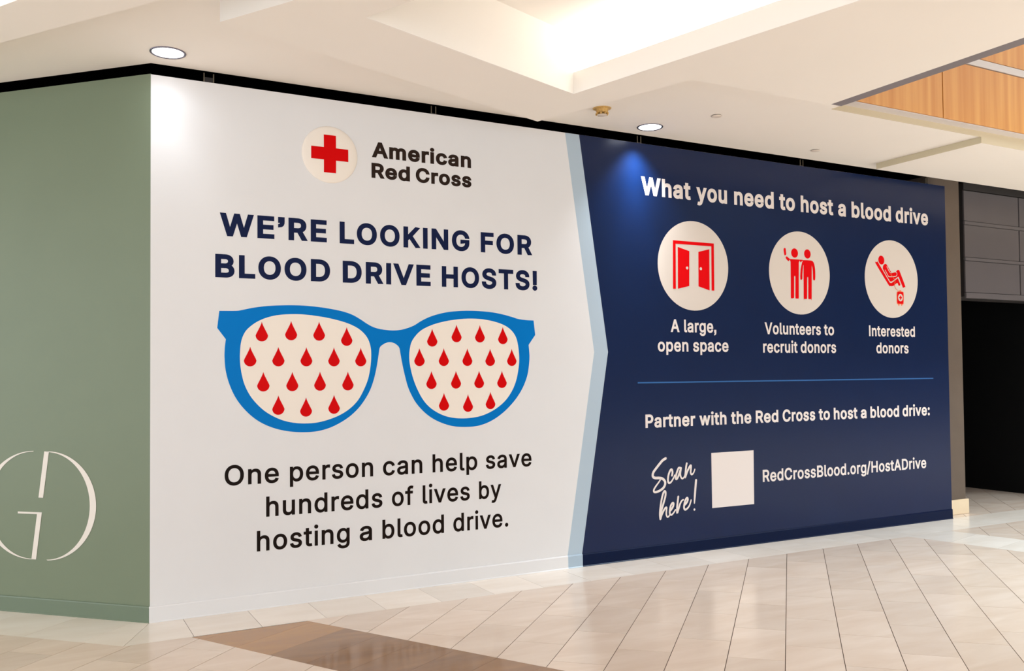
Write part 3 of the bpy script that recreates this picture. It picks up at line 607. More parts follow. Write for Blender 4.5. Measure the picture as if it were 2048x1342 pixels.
    'a': [389,[[[182,-9,160,-9,136,-9],[114,-4,94,5,75,14],[59,27,48,45,36,62],[30,83,30,108,30,130],[35,147,43,161,52,175],[63,185,78,193,92,201],[108,207,125,211,143,215],[160,218,178,220,201,223],[219,225,234,227,248,228],[258,231,265,235,272,239],[276,245,276,255,276,255],[276,256,276,257,276,272],[273,286,267,297,261,308],[252,316,240,322,228,328],[213,331,196,331,178,331],[162,328,149,322,136,317],[126,309,118,301,110,292],[104,283,100,274,80,280],[61,285,41,291,50,314],[62,332,79,346,95,360],[113,369,133,375,153,381],[173,384,194,384,208,384],[223,383,239,379,255,376],[271,370,286,360,301,351],[313,338,322,320,332,303],[337,280,337,251,337,168],[337,84,337,0,317,0],[297,0,277,0,277,17],[277,35,277,52,275,52],[274,52,272,52,268,43],[261,34,252,25,243,15],[230,7,215,1,200,-5]],[[155,45,170,45,193,45],[212,50,228,59,243,68],[255,79,263,93,271,107],[276,122,276,138,276,155],[276,173,276,190,273,187],[268,184,259,182,251,180],[242,178,231,176,221,174],[210,172,200,171,190,170],[182,169,175,168,161,166],[147,163,134,159,121,154],[111,148,103,139,96,131],[92,119,92,105,92,92],[95,81,102,72,109,63],[118,57,130,52,142,48]]]],
    'b': [424,[[[261,-8,229,-8,206,-8],[187,-4,172,4,158,12],[146,21,138,31,129,42],[123,51,118,59,116,59],[114,59,112,59,112,39],[112,20,112,0,92,0],[72,0,53,0,53,170],[53,339,53,509,73,509],[93,509,114,509,114,446],[114,382,114,319,115,319],[117,319,118,319,123,327],[129,336,137,346,145,356],[157,365,171,373,186,381],[205,384,229,384,261,384],[289,376,313,361,337,345],[356,322,370,293,383,263],[390,229,390,189,390,149],[383,114,370,84,356,55],[337,32,313,16,289,0]],[[197,47,220,47,244,47],[263,53,279,66,295,78],[308,95,316,117,324,138],[328,162,328,189,328,216],[324,240,316,261,308,282],[296,299,280,311,264,324],[244,330,220,330,197,330],[177,324,161,312,145,300],[133,284,125,263,117,242],[113,217,113,189,113,161],[117,136,125,115,133,94],[146,77,162,65,178,53]]]],
    'c': [396,[[[226,-8,207,-8,173,-8],[143,0,117,16,91,33],[71,56,56,85,41,114],[34,149,34,187,34,227],[41,262,56,291,71,321],[91,343,117,360,143,376],[173,384,207,384,226,384],[243,382,260,377,276,372],[292,365,305,356,319,347],[330,335,340,322,350,309],[357,294,362,277,342,272],[322,267,303,262,300,272],[296,281,290,289,285,297],[278,305,270,311,262,317],[253,322,242,325,232,328],[220,330,207,330,182,330],[161,323,145,310,129,297],[116,280,108,258,100,237],[96,213,96,187,96,162],[100,139,108,117,116,96],[129,79,145,66,161,53],[182,46,207,46,220,46],[232,48,243,52,253,55],[263,60,271,66,279,72],[286,80,292,89,297,97],[301,107,304,117,324,112],[343,107,363,102,358,85],[351,70,341,56,332,43],[320,31,306,21,293,12],[277,4,261,-1,244,-6]]]],
    'd': [424,[[[219,-8,195,-8,164,-8],[136,0,111,16,87,32],[68,55,55,84,41,114],[34,149,34,189,34,229],[41,263,55,293,69,322],[88,345,112,361,136,376],[164,384,196,384,219,384],[238,381,253,373,268,365],[279,356,287,346,296,336],[302,327,306,319,308,319],[309,319,311,319,311,382],[311,446,311,509,331,509],[351,509,372,509,372,339],[372,170,372,0,352,0],[332,0,313,0,313,20],[313,39,313,59,311,59],[309,59,307,59,302,51],[295,42,287,31,278,21],[267,12,252,4,238,-4]],[[181,47,205,47,227,47],[247,53,263,65,279,77],[291,94,299,115,308,136],[312,161,312,189,312,217],[308,242,300,263,292,284],[279,300,263,312,247,324],[228,330,205,330,181,330],[161,324,145,311,129,299],[116,282,108,261,100,240],[96,216,96,189,96,162],[100,138,109,117,117,95],[129,78,145,66,161,53]]]],
    'e': [404,[[[238,-8,212,-8,175,-8],[143,0,117,16,90,33],[70,56,56,85,41,114],[34,148,34,187,34,226],[41,260,55,290,69,319],[89,343,115,359,141,376],[171,384,205,384,226,384],[246,381,266,374,285,367],[303,356,319,341,335,326],[348,306,357,282,366,258],[371,228,371,194,371,186],[371,178,371,169,272,169],[174,169,75,169,75,187],[75,204,75,221,163,221],[250,221,338,221,329,215],[319,208,310,202,310,227],[306,249,298,269,290,288],[278,303,263,314,247,325],[228,330,205,330,182,330],[163,325,146,313,130,302],[118,288,109,270,100,251],[96,232,96,211,96,200],[96,189,96,178,96,150],[101,126,110,106,120,87],[134,72,151,61,168,51],[189,46,212,46,228,46],[241,48,254,53,266,57],[277,64,285,73,294,82],[301,93,306,105,325,101],[345,96,365,91,359,71],[349,54,335,39,321,24],[303,13,283,4,262,-4]]]],
    'f': [254,[[[154,379,228,379,228,362],[228,344,228,327,154,327],[80,327,6,327,6,344],[6,362,6,379,80,379]],[[101,0,81,0,81,144],[81,288,81,432,81,453],[86,471,96,486,106,500],[119,511,135,519,152,526],[169,530,187,530,201,530],[213,529,222,527,232,525],[238,523,243,521,238,503],[233,486,227,468,224,470],[220,471,215,472,210,473],[203,474,195,474,176,474],[163,469,154,460,146,451],[142,437,142,419,142,279],[142,140,142,0,121,0]]]],
    'g': [425,[[[238,-151,207,-151,179,-151],[155,-147,134,-140,113,-132],[96,-123,82,-110,69,-98],[58,-84,51,-69,67,-60],[84,-50,101,-41,107,-49],[113,-57,122,-66,130,-75],[141,-82,154,-88,168,-94],[186,-97,207,-97,238,-97],[263,-90,282,-75,302,-60],[311,-37,311,-6,311,19],[311,44,311,68,310,68],[308,68,306,68,301,60],[295,51,287,41,278,32],[267,23,252,16,238,8],[219,5,195,5,164,5],[137,12,113,27,88,41],[69,62,55,90,41,118],[34,152,34,191,34,230],[41,264,55,293,69,322],[88,345,112,361,137,376],[165,384,196,384,220,384],[239,381,253,373,268,365],[280,356,288,346,297,336],[303,327,308,319,309,319],[311,319,313,319,313,339],[313,359,313,379,333,379],[353,379,372,379,372,250],[372,121,372,-9,372,-42],[365,-69,350,-90,335,-111],[316,-126,291,-136,266,-146]],[[181,59,205,59,228,59],[248,64,264,75,280,86],[292,101,300,121,308,141],[312,165,312,193,312,220],[308,243,300,264,292,284],[280,301,264,312,248,324],[228,330,205,330,181,330],[161,324,145,312,129,299],[117,283,109,262,100,242],[96,219,96,193,96,166],[100,143,109,123,117,103],[129,87,145,76,162,65]]]],
    'h': [410,[[[114,249,114,227,114,151],[114,76,114,0,93,0],[73,0,53,0,53,170],[53,339,53,509,73,509],[93,509,114,509,114,435],[114,361,114,287,110,287],[106,287,102,287,114,322],[131,347,152,362,174,377],[199,384,227,384,253,384],[276,379,295,369,315,358],[330,342,341,321,352,299],[357,273,357,240,357,160],[357,80,357,0,337,0],[316,0,296,0,296,78],[296,157,296,235,296,265],[288,288,273,304,258,321],[237,329,210,329,192,329],[175,325,161,317,146,309],[135,298,126,283,118,267]]]],
    'i': [167,[[[73,0,53,0,53,126],[53,253,53,379,73,379],[93,379,114,379,114,253],[114,126,114,0,93,0]],[[95,463,84,463,72,463],[62,467,54,475,45,482],[41,492,41,503,41,514],[45,524,54,532,62,540],[72,544,84,544,95,544],[106,540,114,532,122,524],[126,514,126,503,126,492],[122,482,114,475,106,467]]]],
    'l': [189,[[[147,-2,139,-2,110,-2],[88,5,74,20,60,35],[53,57,53,84,53,226],[53,367,53,509,73,509],[93,509,114,509,114,372],[114,235,114,99,114,81],[116,69,120,62,125,55],[133,52,146,52,152,52],[157,52,160,53,164,53],[167,54,170,54,173,37],[177,20,181,3,175,1],[169,0,162,-1,154,-2]]]],
    'm': [610,[[[73,0,53,0,53,126],[53,253,53,379,72,379],[92,379,112,379,112,351],[112,323,112,295,111,295],[109,295,108,295,113,316],[121,332,132,346,144,359],[157,369,172,376,187,383],[203,386,219,386,247,386],[270,378,287,361,305,344],[316,322,321,295,318,295],[315,295,312,295,317,313],[325,329,337,343,349,357],[364,367,381,375,398,382],[416,386,437,386,459,386],[479,381,497,372,515,362],[530,348,541,328,551,309],[557,285,557,255,557,170],[557,85,557,0,536,0],[516,0,496,0,496,85],[496,169,496,254,496,281],[488,301,473,313,457,325],[439,330,419,330,402,330],[387,327,374,320,362,313],[352,303,345,290,339,278],[335,263,335,247,335,165],[335,82,335,0,315,0],[295,0,274,0,274,87],[274,173,274,260,274,281],[267,298,253,311,239,324],[221,330,199,330,185,330],[171,327,158,320,144,313],[134,303,126,289,118,276],[114,258,114,238,114,159],[114,79,114,0,93,0]]]],
    'n': [410,[[[114,249,114,227,114,151],[114,76,114,0,93,0],[73,0,53,0,53,126],[53,253,53,379,72,379],[92,379,112,379,112,349],[112,318,112,287,109,287],[106,287,102,287,114,322],[131,347,152,362,174,377],[199,384,227,384,253,384],[276,379,295,369,314,358],[330,342,341,321,352,299],[357,273,357,240,357,160],[357,80,357,0,337,0],[316,0,296,0,296,78],[296,157,296,235,296,265],[288,288,273,304,258,321],[237,329,210,329,192,329],[175,325,161,317,146,309],[135,298,126,283,118,267]]]],
    'o': [415,[[[242,-8,207,-8,173,-8],[143,0,117,16,91,33],[71,56,56,85,41,114],[34,149,34,187,34,227],[41,262,56,291,71,321],[91,343,117,360,143,376],[173,384,207,384,242,384],[273,376,299,360,325,343],[345,321,359,291,374,262],[381,227,381,187,381,149],[374,114,359,85,345,56],[325,33,299,16,273,0]],[[182,46,207,46,233,46],[254,53,270,66,287,79],[299,96,307,117,315,139],[319,162,319,187,319,213],[315,236,307,258,299,280],[287,297,270,310,254,323],[233,330,207,330,182,330],[161,323,145,310,129,297],[116,280,108,258,100,237],[96,213,96,187,96,162],[100,139,108,117,116,96],[129,79,145,66,161,53]]]],
    'p': [424,[[[73,-143,53,-143,53,31],[53,205,53,379,72,379],[92,379,112,379,112,359],[112,339,112,319,114,319],[116,319,118,319,123,327],[129,336,137,346,145,356],[157,365,171,373,186,381],[205,384,229,384,261,384],[289,376,313,361,337,345],[356,322,370,293,383,263],[390,229,390,189,390,149],[383,114,370,84,356,55],[337,32,313,16,289,0],[261,-8,229,-8,206,-8],[187,-4,173,4,158,12],[146,21,138,31,130,42],[123,51,118,59,117,59],[115,59,114,59,114,-8],[114,-76,114,-143,93,-143]],[[197,47,220,47,244,47],[263,53,279,66,295,78],[308,95,316,117,324,138],[328,162,328,189,328,216],[324,240,316,261,308,282],[296,299,280,311,264,324],[244,330,220,330,197,330],[177,324,161,312,145,300],[133,284,125,263,117,242],[113,217,113,189,113,161],[117,136,125,115,133,94],[146,77,162,65,178,53]]]],
    'r': [259,[[[73,0,53,0,53,126],[53,253,53,379,72,379],[92,379,112,379,112,360],[112,340,112,321,113,321],[114,321,115,321,122,340],[135,355,152,367,170,379],[190,385,213,385,218,385],[223,385,229,384,235,384],[240,384,243,384,243,363],[243,343,243,322,242,323],[237,323,230,324,223,325],[215,326,207,326,189,326],[173,322,159,315,145,307],[134,297,126,284,118,270],[114,255,114,237,114,158],[114,79,114,0,93,0]]]],
    's': [365,[[[211,-8,182,-8,156,-8],[133,-4,112,3,92,11],[75,23,62,38,49,53],[40,72,36,94,55,98],[74,102,94,107,99,86],[109,70,124,60,139,50],[158,45,181,45,208,45],[229,51,244,62,260,74],[268,87,268,103,268,116],[263,127,254,136,245,144],[231,151,212,155,191,160],[170,165,149,170,115,178],[89,191,72,208,55,225],[47,247,47,274,47,296],[53,315,65,332,77,348],[94,361,115,370,136,380],[160,384,187,384,213,384],[235,380,254,372,272,365],[287,353,299,339,310,325],[319,309,324,290,305,286],[287,281,268,277,263,292],[255,304,243,316,230,327],[212,333,187,333,165,333],[146,327,131,317,116,306],[109,293,109,277,109,263],[114,252,124,243,134,235],[150,228,172,223,191,218],[210,214,229,209,264,201],[290,188,306,171,323,154],[331,133,331,107,331,84],[325,64,312,47,300,30],[282,16,260,6,237,-3]]]],
    't': [227,[[[138,379,204,379,204,362],[204,344,204,327,138,327],[72,327,6,327,6,344],[6,362,6,379,72,379]],[[65,345,65,471,85,471],[106,471,126,471,126,347],[126,222,126,98,126,81],[129,69,136,61,143,54],[154,50,170,50,174,50],[179,50,185,51,191,52],[197,53,202,54,206,36],[209,19,213,2,207,0],[200,-2,192,-3,184,-4],[176,-4,168,-4,136,-4],[110,4,92,21,74,38],[65,62,65,93,65,219]]]],
    'u': [410,[[[211,-5,182,-5,157,-5],[134,0,115,11,95,21],[80,37,69,59,58,80],[53,107,53,139,53,219],[53,299,53,379,73,379],[93,379,114,379,114,301],[114,222,114,144,114,114],[121,91,137,75,152,58],[173,50,200,50,218,50],[235,54,249,62,264,70],[275,81,283,97,292,112],[296,131,296,153,296,228],[296,304,296,379,316,379],[337,379,357,379,357,253],[357,126,357,0,337,0],[318,0,298,0,298,31],[298,61,298,92,301,92],[304,92,307,92,295,57],[279,32,257,17,235,2]]]],
    'v': [389,[[[184,0,163,0,114,126],[66,253,17,379,40,379],[62,379,84,379,111,305],[138,230,165,155,174,132],[181,110,187,87,193,64],[199,42,206,21,198,21],[191,21,184,21,191,42],[197,64,203,87,209,110],[216,132,224,155,251,230],[278,305,305,379,327,379],[349,379,371,379,323,253],[275,126,226,0,205,0]]]],
    'w': [567,[[[158,0,138,0,99,126],[61,253,23,379,44,379],[66,379,87,379,103,324],[118,269,133,214,140,191],[147,165,154,137,161,108],[168,76,175,41,172,41],[168,41,165,41,172,75],[179,106,186,135,193,163],[199,190,206,214,221,269],[237,324,252,379,273,379],[295,379,316,379,332,324],[347,269,362,214,368,190],[375,164,382,136,388,107],[395,76,402,41,399,41],[395,41,391,41,399,75],[406,107,413,135,420,164],[427,190,434,214,449,269],[465,324,480,379,502,379],[523,379,545,379,506,253],[468,126,429,0,409,0],[389,0,368,0,352,57],[335,114,319,172,314,189],[309,207,305,225,300,243],[295,261,291,280,286,299],[281,318,277,338,281,338],[286,338,291,338,286,319],[281,299,277,280,272,261],[267,243,263,225,258,206],[253,189,248,172,231,114],[215,57,199,0,178,0]]]],
    'y': [389,[[[51,-140,47,-139,52,-121],[57,-103,61,-86,65,-86],[68,-87,71,-87,83,-90],[94,-91,104,-89,114,-87],[122,-82,130,-74,138,-66],[145,-53,151,-36,155,-24],[159,-13,163,-1,114,126],[66,252,17,379,40,379],[62,379,84,379,111,305],[138,230,165,155,174,132],[181,109,187,87,193,64],[199,42,206,21,198,21],[191,21,184,21,190,42],[196,64,202,87,209,110],[216,132,224,155,251,230],[278,305,305,379,327,379],[349,379,371,379,316,234],[260,88,204,-58,196,-78],[187,-94,177,-107,166,-120],[153,-129,139,-136,125,-142],[109,-145,91,-145,81,-145],[72,-144,65,-143,57,-142]]]],
    '’': [165,[[[40,479,40,509,69,509],[99,509,128,509,128,483],[128,456,128,430,127,415],[126,400,125,385,122,374],[118,363,115,352,109,344],[104,336,98,328,89,323],[81,317,72,312,61,310],[51,308,40,306,40,315],[40,325,40,334,47,337],[55,339,62,342,67,347],[71,353,76,358,78,366],[80,374,82,382,82,394],[83,406,83,418,69,418],[54,418,40,418,40,448]]]]}

def contour(bez, sub=5):
    pts = []
    n = len(bez)
    for i in range(n):
        a, b = bez[i], bez[(i + 1) % n]
        p0, p1, p2, p3 = (a[2], a[3]), (a[4], a[5]), (b[0], b[1]), (b[2], b[3])
        ln = math.hypot(p3[0] - p0[0], p3[1] - p0[1])
        if ln < 0.5: continue
        dev = max(abs((p[0] - p0[0]) * (p3[1] - p0[1]) - (p[1] - p0[1]) * (p3[0] - p0[0])) / ln for p in (p1, p2))
        k = 1 if dev < 1.5 else sub
        for j in range(k):
            u = j / k; w = 1 - u
            pts.append(tuple(w ** 3 * p0[c] + 3 * w * w * u * p1[c] + 3 * w * u * u * p2[c] + u ** 3 * p3[c] for c in (0, 1)))
    return pts

def embolden(pts, d):
    """push a contour outward (ink side is on the right of its direction) with mitred corners"""
    n = len(pts); out = []
    for i in range(n):
        p0, p, p1 = pts[i - 1], pts[i], pts[(i + 1) % n]
        e0 = (p[0] - p0[0], p[1] - p0[1]); e1 = (p1[0] - p[0], p1[1] - p[1])
        l0 = math.hypot(*e0) or 1; l1 = math.hypot(*e1) or 1
        n0 = (-e0[1] / l0, e0[0] / l0); n1 = (-e1[1] / l1, e1[0] / l1)
        m = (n0[0] + n1[0], n0[1] + n1[1]); q = m[0] * m[0] + m[1] * m[1]
        k = min(2.0 / q, 1.6) if q > 1e-6 else 1.0
        out.append((p[0] + m[0] * d * k, p[1] + m[1] * d * k))
    return out

def winding(x, y, loops):
    w = 0
    for lp in loops:
        for i in range(len(lp)):
            x0, y0 = lp[i - 1]; x1, y1 = lp[i]
            if y0 <= y < y1 or y1 <= y < y0:
                if x0 + (y - y0) / (y1 - y0) * (x1 - x0) > x: w += 1 if y1 > y0 else -1
    return w

def tidy(pts, tol=2.0):
    out = []
    for p in pts:
        if not out or math.hypot(p[0] - out[-1][0], p[1] - out[-1][1]) > tol: out.append(p)
    while len(out) > 3 and math.hypot(out[0][0] - out[-1][0], out[0][1] - out[-1][1]) <= tol: out.pop()
    return out

_glyph = {}
def glyph(ch_, d):
    """triangles of one letter at one weight; overlapping contours are merged by winding number"""
    if (ch_, d) in _glyph: return _glyph[(ch_, d)]
    loops = [embolden(tidy(contour(bz_)), d) for bz_ in GLYPHS[ch_][1]]
    V = []; E = []
    for lp in loops:
        k = len(V); V += [Vector((p[0] / 1000, p[1] / 1000)) for p in lp]
        E += [(k + i, k + (i + 1) % len(lp)) for i in range(len(lp))]
    v, e, f = delaunay_2d_cdt(V, E, [], 0, 1e-6)[:3]
    keep = []
    for tri in f:
        cx = sum(v[i].x for i in tri) / 3 * 1000; cy = sum(v[i].y for i in tri) / 3 * 1000
        if winding(cx, cy, loops) != 0: keep.append(tuple(tri))
    _glyph[(ch_, d)] = ([(p.x, p.y) for p in v], keep)
    return _glyph[(ch_, d)]

def text_mesh(body, bold, track):
    d = bold * 1000; x = 0.0; V = []; Fc = []
    for ch_ in body:
        gv, gf = glyph(ch_, d); k = len(V)
        used = sorted({i for q in gf for i in q}); mp = {i: k + j for j, i in enumerate(used)}
        V += [(gv[i][0] + x, gv[i][1], 0) for i in used]
        Fc += [tuple(mp[i] for i in q) for q in gf]
        x += (GLYPHS[ch_][0] / 1000.0 + 1.35 * bold) * track
    me = bpy.data.meshes.new("lettering"); me.from_pydata(V, [], Fc); me.update()
    return me

_caph = {}
def ref_h(ref, bold):
    k = (ref, bold)
    if k not in _caph:
        ys = [p[1] / 1000.0 for bz_ in GLYPHS[ref][1] for p in embolden(tidy(contour(bz_)), bold * 1000)]
        _caph[k] = (min(ys), max(ys))
    return _caph[k]

def word(body, s0, s1, zb, H, ref, bold, track, m, parent, layer):
    me = text_mesh(body, bold, track)
    y0, y1 = ref_h(ref, bold)
    xs = [v.co.x for v in me.vertices]; x0, x1 = min(xs), max(xs)
    sx = (s1 - s0) / (x1 - x0); sz = H / (y1 - y0)
    me.name = "word"
    me.transform(Matrix.Translation((s0, zb, 0.0022 + 0.0014 * layer)) @ Matrix.Diagonal((sx, sz, 1, 1)) @ Matrix.Translation((-x0, -y0, 0)))
    me.transform(WALLM)
    me.materials.clear()
    return link("word", me, m, parent)

def clip(poly, a, b, c):
    """keep the part of the polygon with a*s + b*o >= c"""
    out = []
    for i in range(len(poly)):
        p, q = poly[i], poly[(i + 1) % len(poly)]
        dp = a * p[0] + b * p[1] - c; dq = a * q[0] + b * q[1] - c
        if dp >= 0: out.append(p)
        if (dp >= 0) != (dq >= 0):
            t = dp / (dp - dq); out.append((p[0] + (q[0] - p[0]) * t, p[1] + (q[1] - p[1]) * t))
    return out

def area(poly): return abs(sum(poly[i][0] * poly[(i + 1) % len(poly)][1] - poly[(i + 1) % len(poly)][0] * poly[i][1] for i in range(len(poly)))) / 2

# ================================================================== FLOOR
floor = sob("floor", -7.5, 22.0, -4.0, 12.0, -0.12, -0.0025, 'grout')
tag(floor, kind="structure")

BW = 0.475                                                  # width of the border course along the walls
AT = math.radians(61.787 - 17.278)                          # field tiles run at this angle to the front wall
# in (s, o): the long joints run towards the wall, so o falls along them
dT = (math.cos(AT), -math.sin(AT)); nT = (math.sin(AT), math.cos(AT))
B2 = (6.79, 0.47); B2d = (0.217, 0.976); B2n = (0.976, -0.217)
BA = (0.20, 0.50); BB = (0.92, 0.49); Bd = (0.49, 0.872); Bn = (0.872, -0.49)

pieces = []                                                 # (polygon, material)
def shrink(poly, g):
    """inset a convex polygon by g on every side"""
    n = len(poly); ar = sum(poly[i][0] * poly[(i + 1) % n][1] - poly[(i + 1) % n][0] * poly[i][1] for i in range(n))
    P = poly if ar > 0 else poly[::-1]; out = P
    for i in range(n):
        p, q = P[i], P[(i + 1) % n]; d = math.hypot(q[0] - p[0], q[1] - p[1])
        if d < 1e-6: continue
        a, b = -(q[1] - p[1]) / d, (q[0] - p[0]) / d
        out = clip(out, a, b, a * p[0] + b * p[1] + g)
        if len(out) < 3: return []
    return out

def dedupe(poly):
    out = []
    for p in poly:
        if not out or math.hypot(p[0] - out[-1][0], p[1] - out[-1][1]) > 1e-4: out.append(p)
    if len(out) > 1 and math.hypot(out[0][0] - out[-1][0], out[0][1] - out[-1][1]) < 1e-4: out.pop()
    return out

def add_piece(poly, m, g=0.0012):
    poly = dedupe(poly)
    if len(poly) < 3: return
    poly = dedupe(shrink(poly, g))
    if len(poly) >= 3 and area(poly) > 4e-4: pieces.append((poly, m))

def field(poly, m):
    """cut a field tile by the borders and the brown band"""
    jobs = []
    rooms = [clip(poly, 0, 1, BW), clip(clip(poly, LB[0], LB[1], BW), 0, -1, -BW)]   # in front of the border courses
    for room in rooms:
        if len(room) < 3: continue
        # left of the second border
        left = clip(room, -B2n[0], -B2n[1], -(B2n[0] * B2[0] + B2n[1] * B2[1]))
        if len(left) >= 3:
            jobs.append(clip(left, -Bn[0], -Bn[1], -(Bn[0] * BA[0] + Bn[1] * BA[1])))
            jobs.append(clip(left, Bn[0], Bn[1], Bn[0] * BB[0] + Bn[1] * BB[1]))
        jobs.append(clip(room, B2n[0], B2n[1], B2n[0] * B2[0] + B2n[1] * B2[1] + 0.61))
    rec = clip(clip(poly, 0, -1, 0.0), 1, 0, 8.06)                       # inside the dark store recess
    if len(rec) >= 3: jobs.append(rec)
    for j in jobs:
        if len(j) >= 3: add_piece(j, m, 0.0)

LANE = 0.3123; TL = 0.612
for i in range(-34, 82):
    n0 = 1.482 + i * LANE
    for k in range(-30, 34):
        t0 = 0.24 + (0.302 if i % 2 == 0 else 0.0) + k * TL + 0.026 * (n0 - 1.8)
        sh = 0.012
        q = [(n0 + 0.0021, t0 + 0.0015), (n0 + LANE - 0.0021, t0 + 0.0015 + sh), (n0 + LANE - 0.0021, t0 + TL - 0.0015 + sh), (n0 + 0.0021, t0 + TL - 0.0015)]
        poly = [(n * nT[0] + t * dT[0], n * nT[1] + t * dT[1]) for n, t in q]
        if any(p[0] < -7.2 or p[0] > 21.7 or p[1] > 11.7 or p[1] < -3.7 for p in poly): continue
        field(poly, 'limestone')
# border course along the front wall and the left wall, mitred at the corner
for k in range(-2, 30):
    s0 = 0.205 + 0.4185 * k
    q = [(s0, 0.0), (s0 + 0.4185, 0.0), (s0 + 0.4185, BW), (s0, BW)]
    q = clip(q, -LB[0], 1 - LB[1], 0.0)                        # mitre at the corner
    add_piece(q, 'limestone_border', 0.0013)
for k in range(-2, 15):
    l0 = 0.113 + 0.45 * k
    q = [(l * lx + d * LB[0], l * lo + d * LB[1]) for l, d in ((l0, 0), (l0 + 0.45, 0), (l0 + 0.45, BW), (l0, BW))]
    q = clip(q, LB[0], LB[1] - 1, 0.0)
    add_piece(q, 'limestone_border', 0.0013)
# second border crossing the hall at the right
for k in range(-1, 22):
    t0 = 0.40 + 0.42 * k
    q = [(B2[0] + t * B2d[0] + w * B2n[0], B2[1] + t * B2d[1] + w * B2n[1]) for t, w in ((t0, 0), (t0 + 0.42, 0), (t0 + 0.42, 0.61), (t0, 0.61))]
    add_piece(clip(q, 0, 1, BW), 'limestone_border', 0.0013)
# brown band
for k in range(-2, 24):
    t0 = 0.91 + 0.29 * k
    q = [(t * Bd[0] + w * Bn[0], t * Bd[1] + w * Bn[1]) for t, w in ((t0, -4), (t0 + 0.29, -4), (t0 + 0.29, 6), (t0, 6))]
    q = clip(q, Bn[0], Bn[1], Bn[0] * BA[0] + Bn[1] * BA[1])
    q = clip(q, -Bn[0], -Bn[1], -(Bn[0] * BB[0] + Bn[1] * BB[1]))
    q = clip(q, 0, 1, BW + 0.012)
    add_piece(q, 'gold_stone' if k <= 0 else 'brown_stone', 0.0006)

def seen_px(poly):
    """how large a tile shows in the photograph (only used to choose which tiles become single objects)"""
    pts = []
    for s, o in poly:
        v = Vector((s, -o, 0)) - Vector(DATA['cam_loc']); d = -v.dot(_b)
        if d < 0.3: return 0.0
        pts.append((1024 + 1782.2 * v.dot(_r) / d, 701 - 1782.2 * v.dot(_u) / d))
    q = pts
    for a, b, c in ((1, 0, 0), (-1, 0, -2048), (0, 1, 0), (0, -1, -1342)):
        q = clip(q, a, b, c)
        if len(q) < 3: return 0.0
    return area(q)

ranked = sorted(range(len(pieces)), key=lambda i: -seen_px(pieces[i][0]))
single = [i for i in ranked[:290] if seen_px(pieces[i][0]) > 0]
def slab(polys, z0, z1):
    V = []; Fc = []
    for poly in polys:
        n = len(poly); k = len(V)
        ar = sum(poly[i][0] * -poly[(i + 1) % n][1] - poly[(i + 1) % n][0] * -poly[i][1] for i in range(n))
        P = poly if ar > 0 else poly[::-1]
        V += [(s, -o, z0) for s, o in P] + [(s, -o, z1) for s, o in P]
        Fc.append(tuple(range(k + n, k + 2 * n)))
        for i in range(n): Fc.append((k + i, k + (i + 1) % n, k + n + (i + 1) % n, k + n + i))
    return V, Fc
names = {'limestone': 'tile', 'limestone_border': 'border_tile', 'brown_stone': 'brown_tile', 'gold_stone': 'brown_tile'}
for i in single:
    poly, m = pieces[i]
    v, f = slab([poly], -0.0025, random.uniform(-0.0001, 0.0003))
    pydata(names[m], v, f, m, floor)
sset = set(single)
rest = {}
for i, (poly, m) in enumerate(pieces):
    if i not in sset: rest.setdefault(m, []).append(poly)
for m, polys in rest.items():
    v, f = slab(polys, -0.0025, 0.0)
    o = pydata("outer_tiles" if m != 'brown_stone' else "outer_brown_tiles", v, f, m, floor)
    tag(o, kind="stuff")

# ================================================================== WALLS
WH = 3.626; WL_ = 8.11
wall_front = sob("wall_front", 0.0, WL_, -0.10, 0.0, 0.0, WH, 'vinyl_white')
tag(wall_front, kind="structure")

def left_poly(l0, l1, d0, d1): return [(l * lx + d * LB[0], l * lo + d * LB[1]) for l, d in ((l0, d0), (l1, d0), (l1, d1), (l0, d1))]
wall_left = prism("wall_left", left_poly(0.0, 5.5, 0, -0.10), 0.0, WH + 0.004, 'vinyl_green')
tag(wall_left, kind="structure")

def baseboard(name, p0, p1, nrm, m, parent=None):
    """skirting with a bevelled top and a small toe; p0,p1,nrm in plan (s,o)"""
    prof = [(0, 0), (0.015, 0), (0.015, 0.003), (0.0105, 0.009), (0.0095, 0.097), (0.006, 0.1045), (0.0, 0.106)]
    V = []
    for p in (p0, p1):
        for d, z in prof: V.append((p[0] + nrm[0] * d, -(p[1] + nrm[1] * d), z))
    n = len(prof); Fc = [(i, i + 1, n + i + 1, n + i) for i in range(n - 1)] + [tuple(range(n)), tuple(range(2 * n - 1, n - 1, -1))]
    me = bpy.data.meshes.new(name); me.from_pydata(V, [], Fc); me.update()
    bm = bmesh.new(); bm.from_mesh(me); bmesh.ops.recalc_face_normals(bm, faces=bm.faces[:]); bm.to_mesh(me); bm.free()
    return link(name, me, m, parent)
ch = DATA['chev']
sA, sB = ch[4][0], ch[5][0]
bf = baseboard("baseboard_front", (-0.0055, 0.0027), (sA, 0.0027), (0, 1), 'base_white'); tag(bf, kind="structure")
o = baseboard("base_segment", (sA, 0.0027), (sB, 0.0027), (0, 1), 'base_sky', bf); o["label"] = "pale blue stretch of baseboard"
o = baseboard("base_segment", (sB, 0.0027), (WL_, 0.0027), (0, 1), 'base_navy', bf); o["label"] = "navy stretch of baseboard"
bl = baseboard("baseboard_left", (-0.0043 * lx, -0.0043 * lo), (5.5 * lx, 5.5 * lo), LB, 'base_green'); tag(bl, kind="structure")

# near-black sheets that paint the darkness of the gap behind the hoarding
vb = prism("gap_dark_back", [(0.32, -0.70), (8.45, -0.70), (8.45, -0.80), (0.36, -0.80)], 0.0, 4.3, 'void'); tag(vb, kind="structure")
vb = prism("gap_dark_left", left_poly(-0.30, 5.6, -0.74, -0.70), 0.0, 4.3, 'void'); tag(vb, kind="structure")

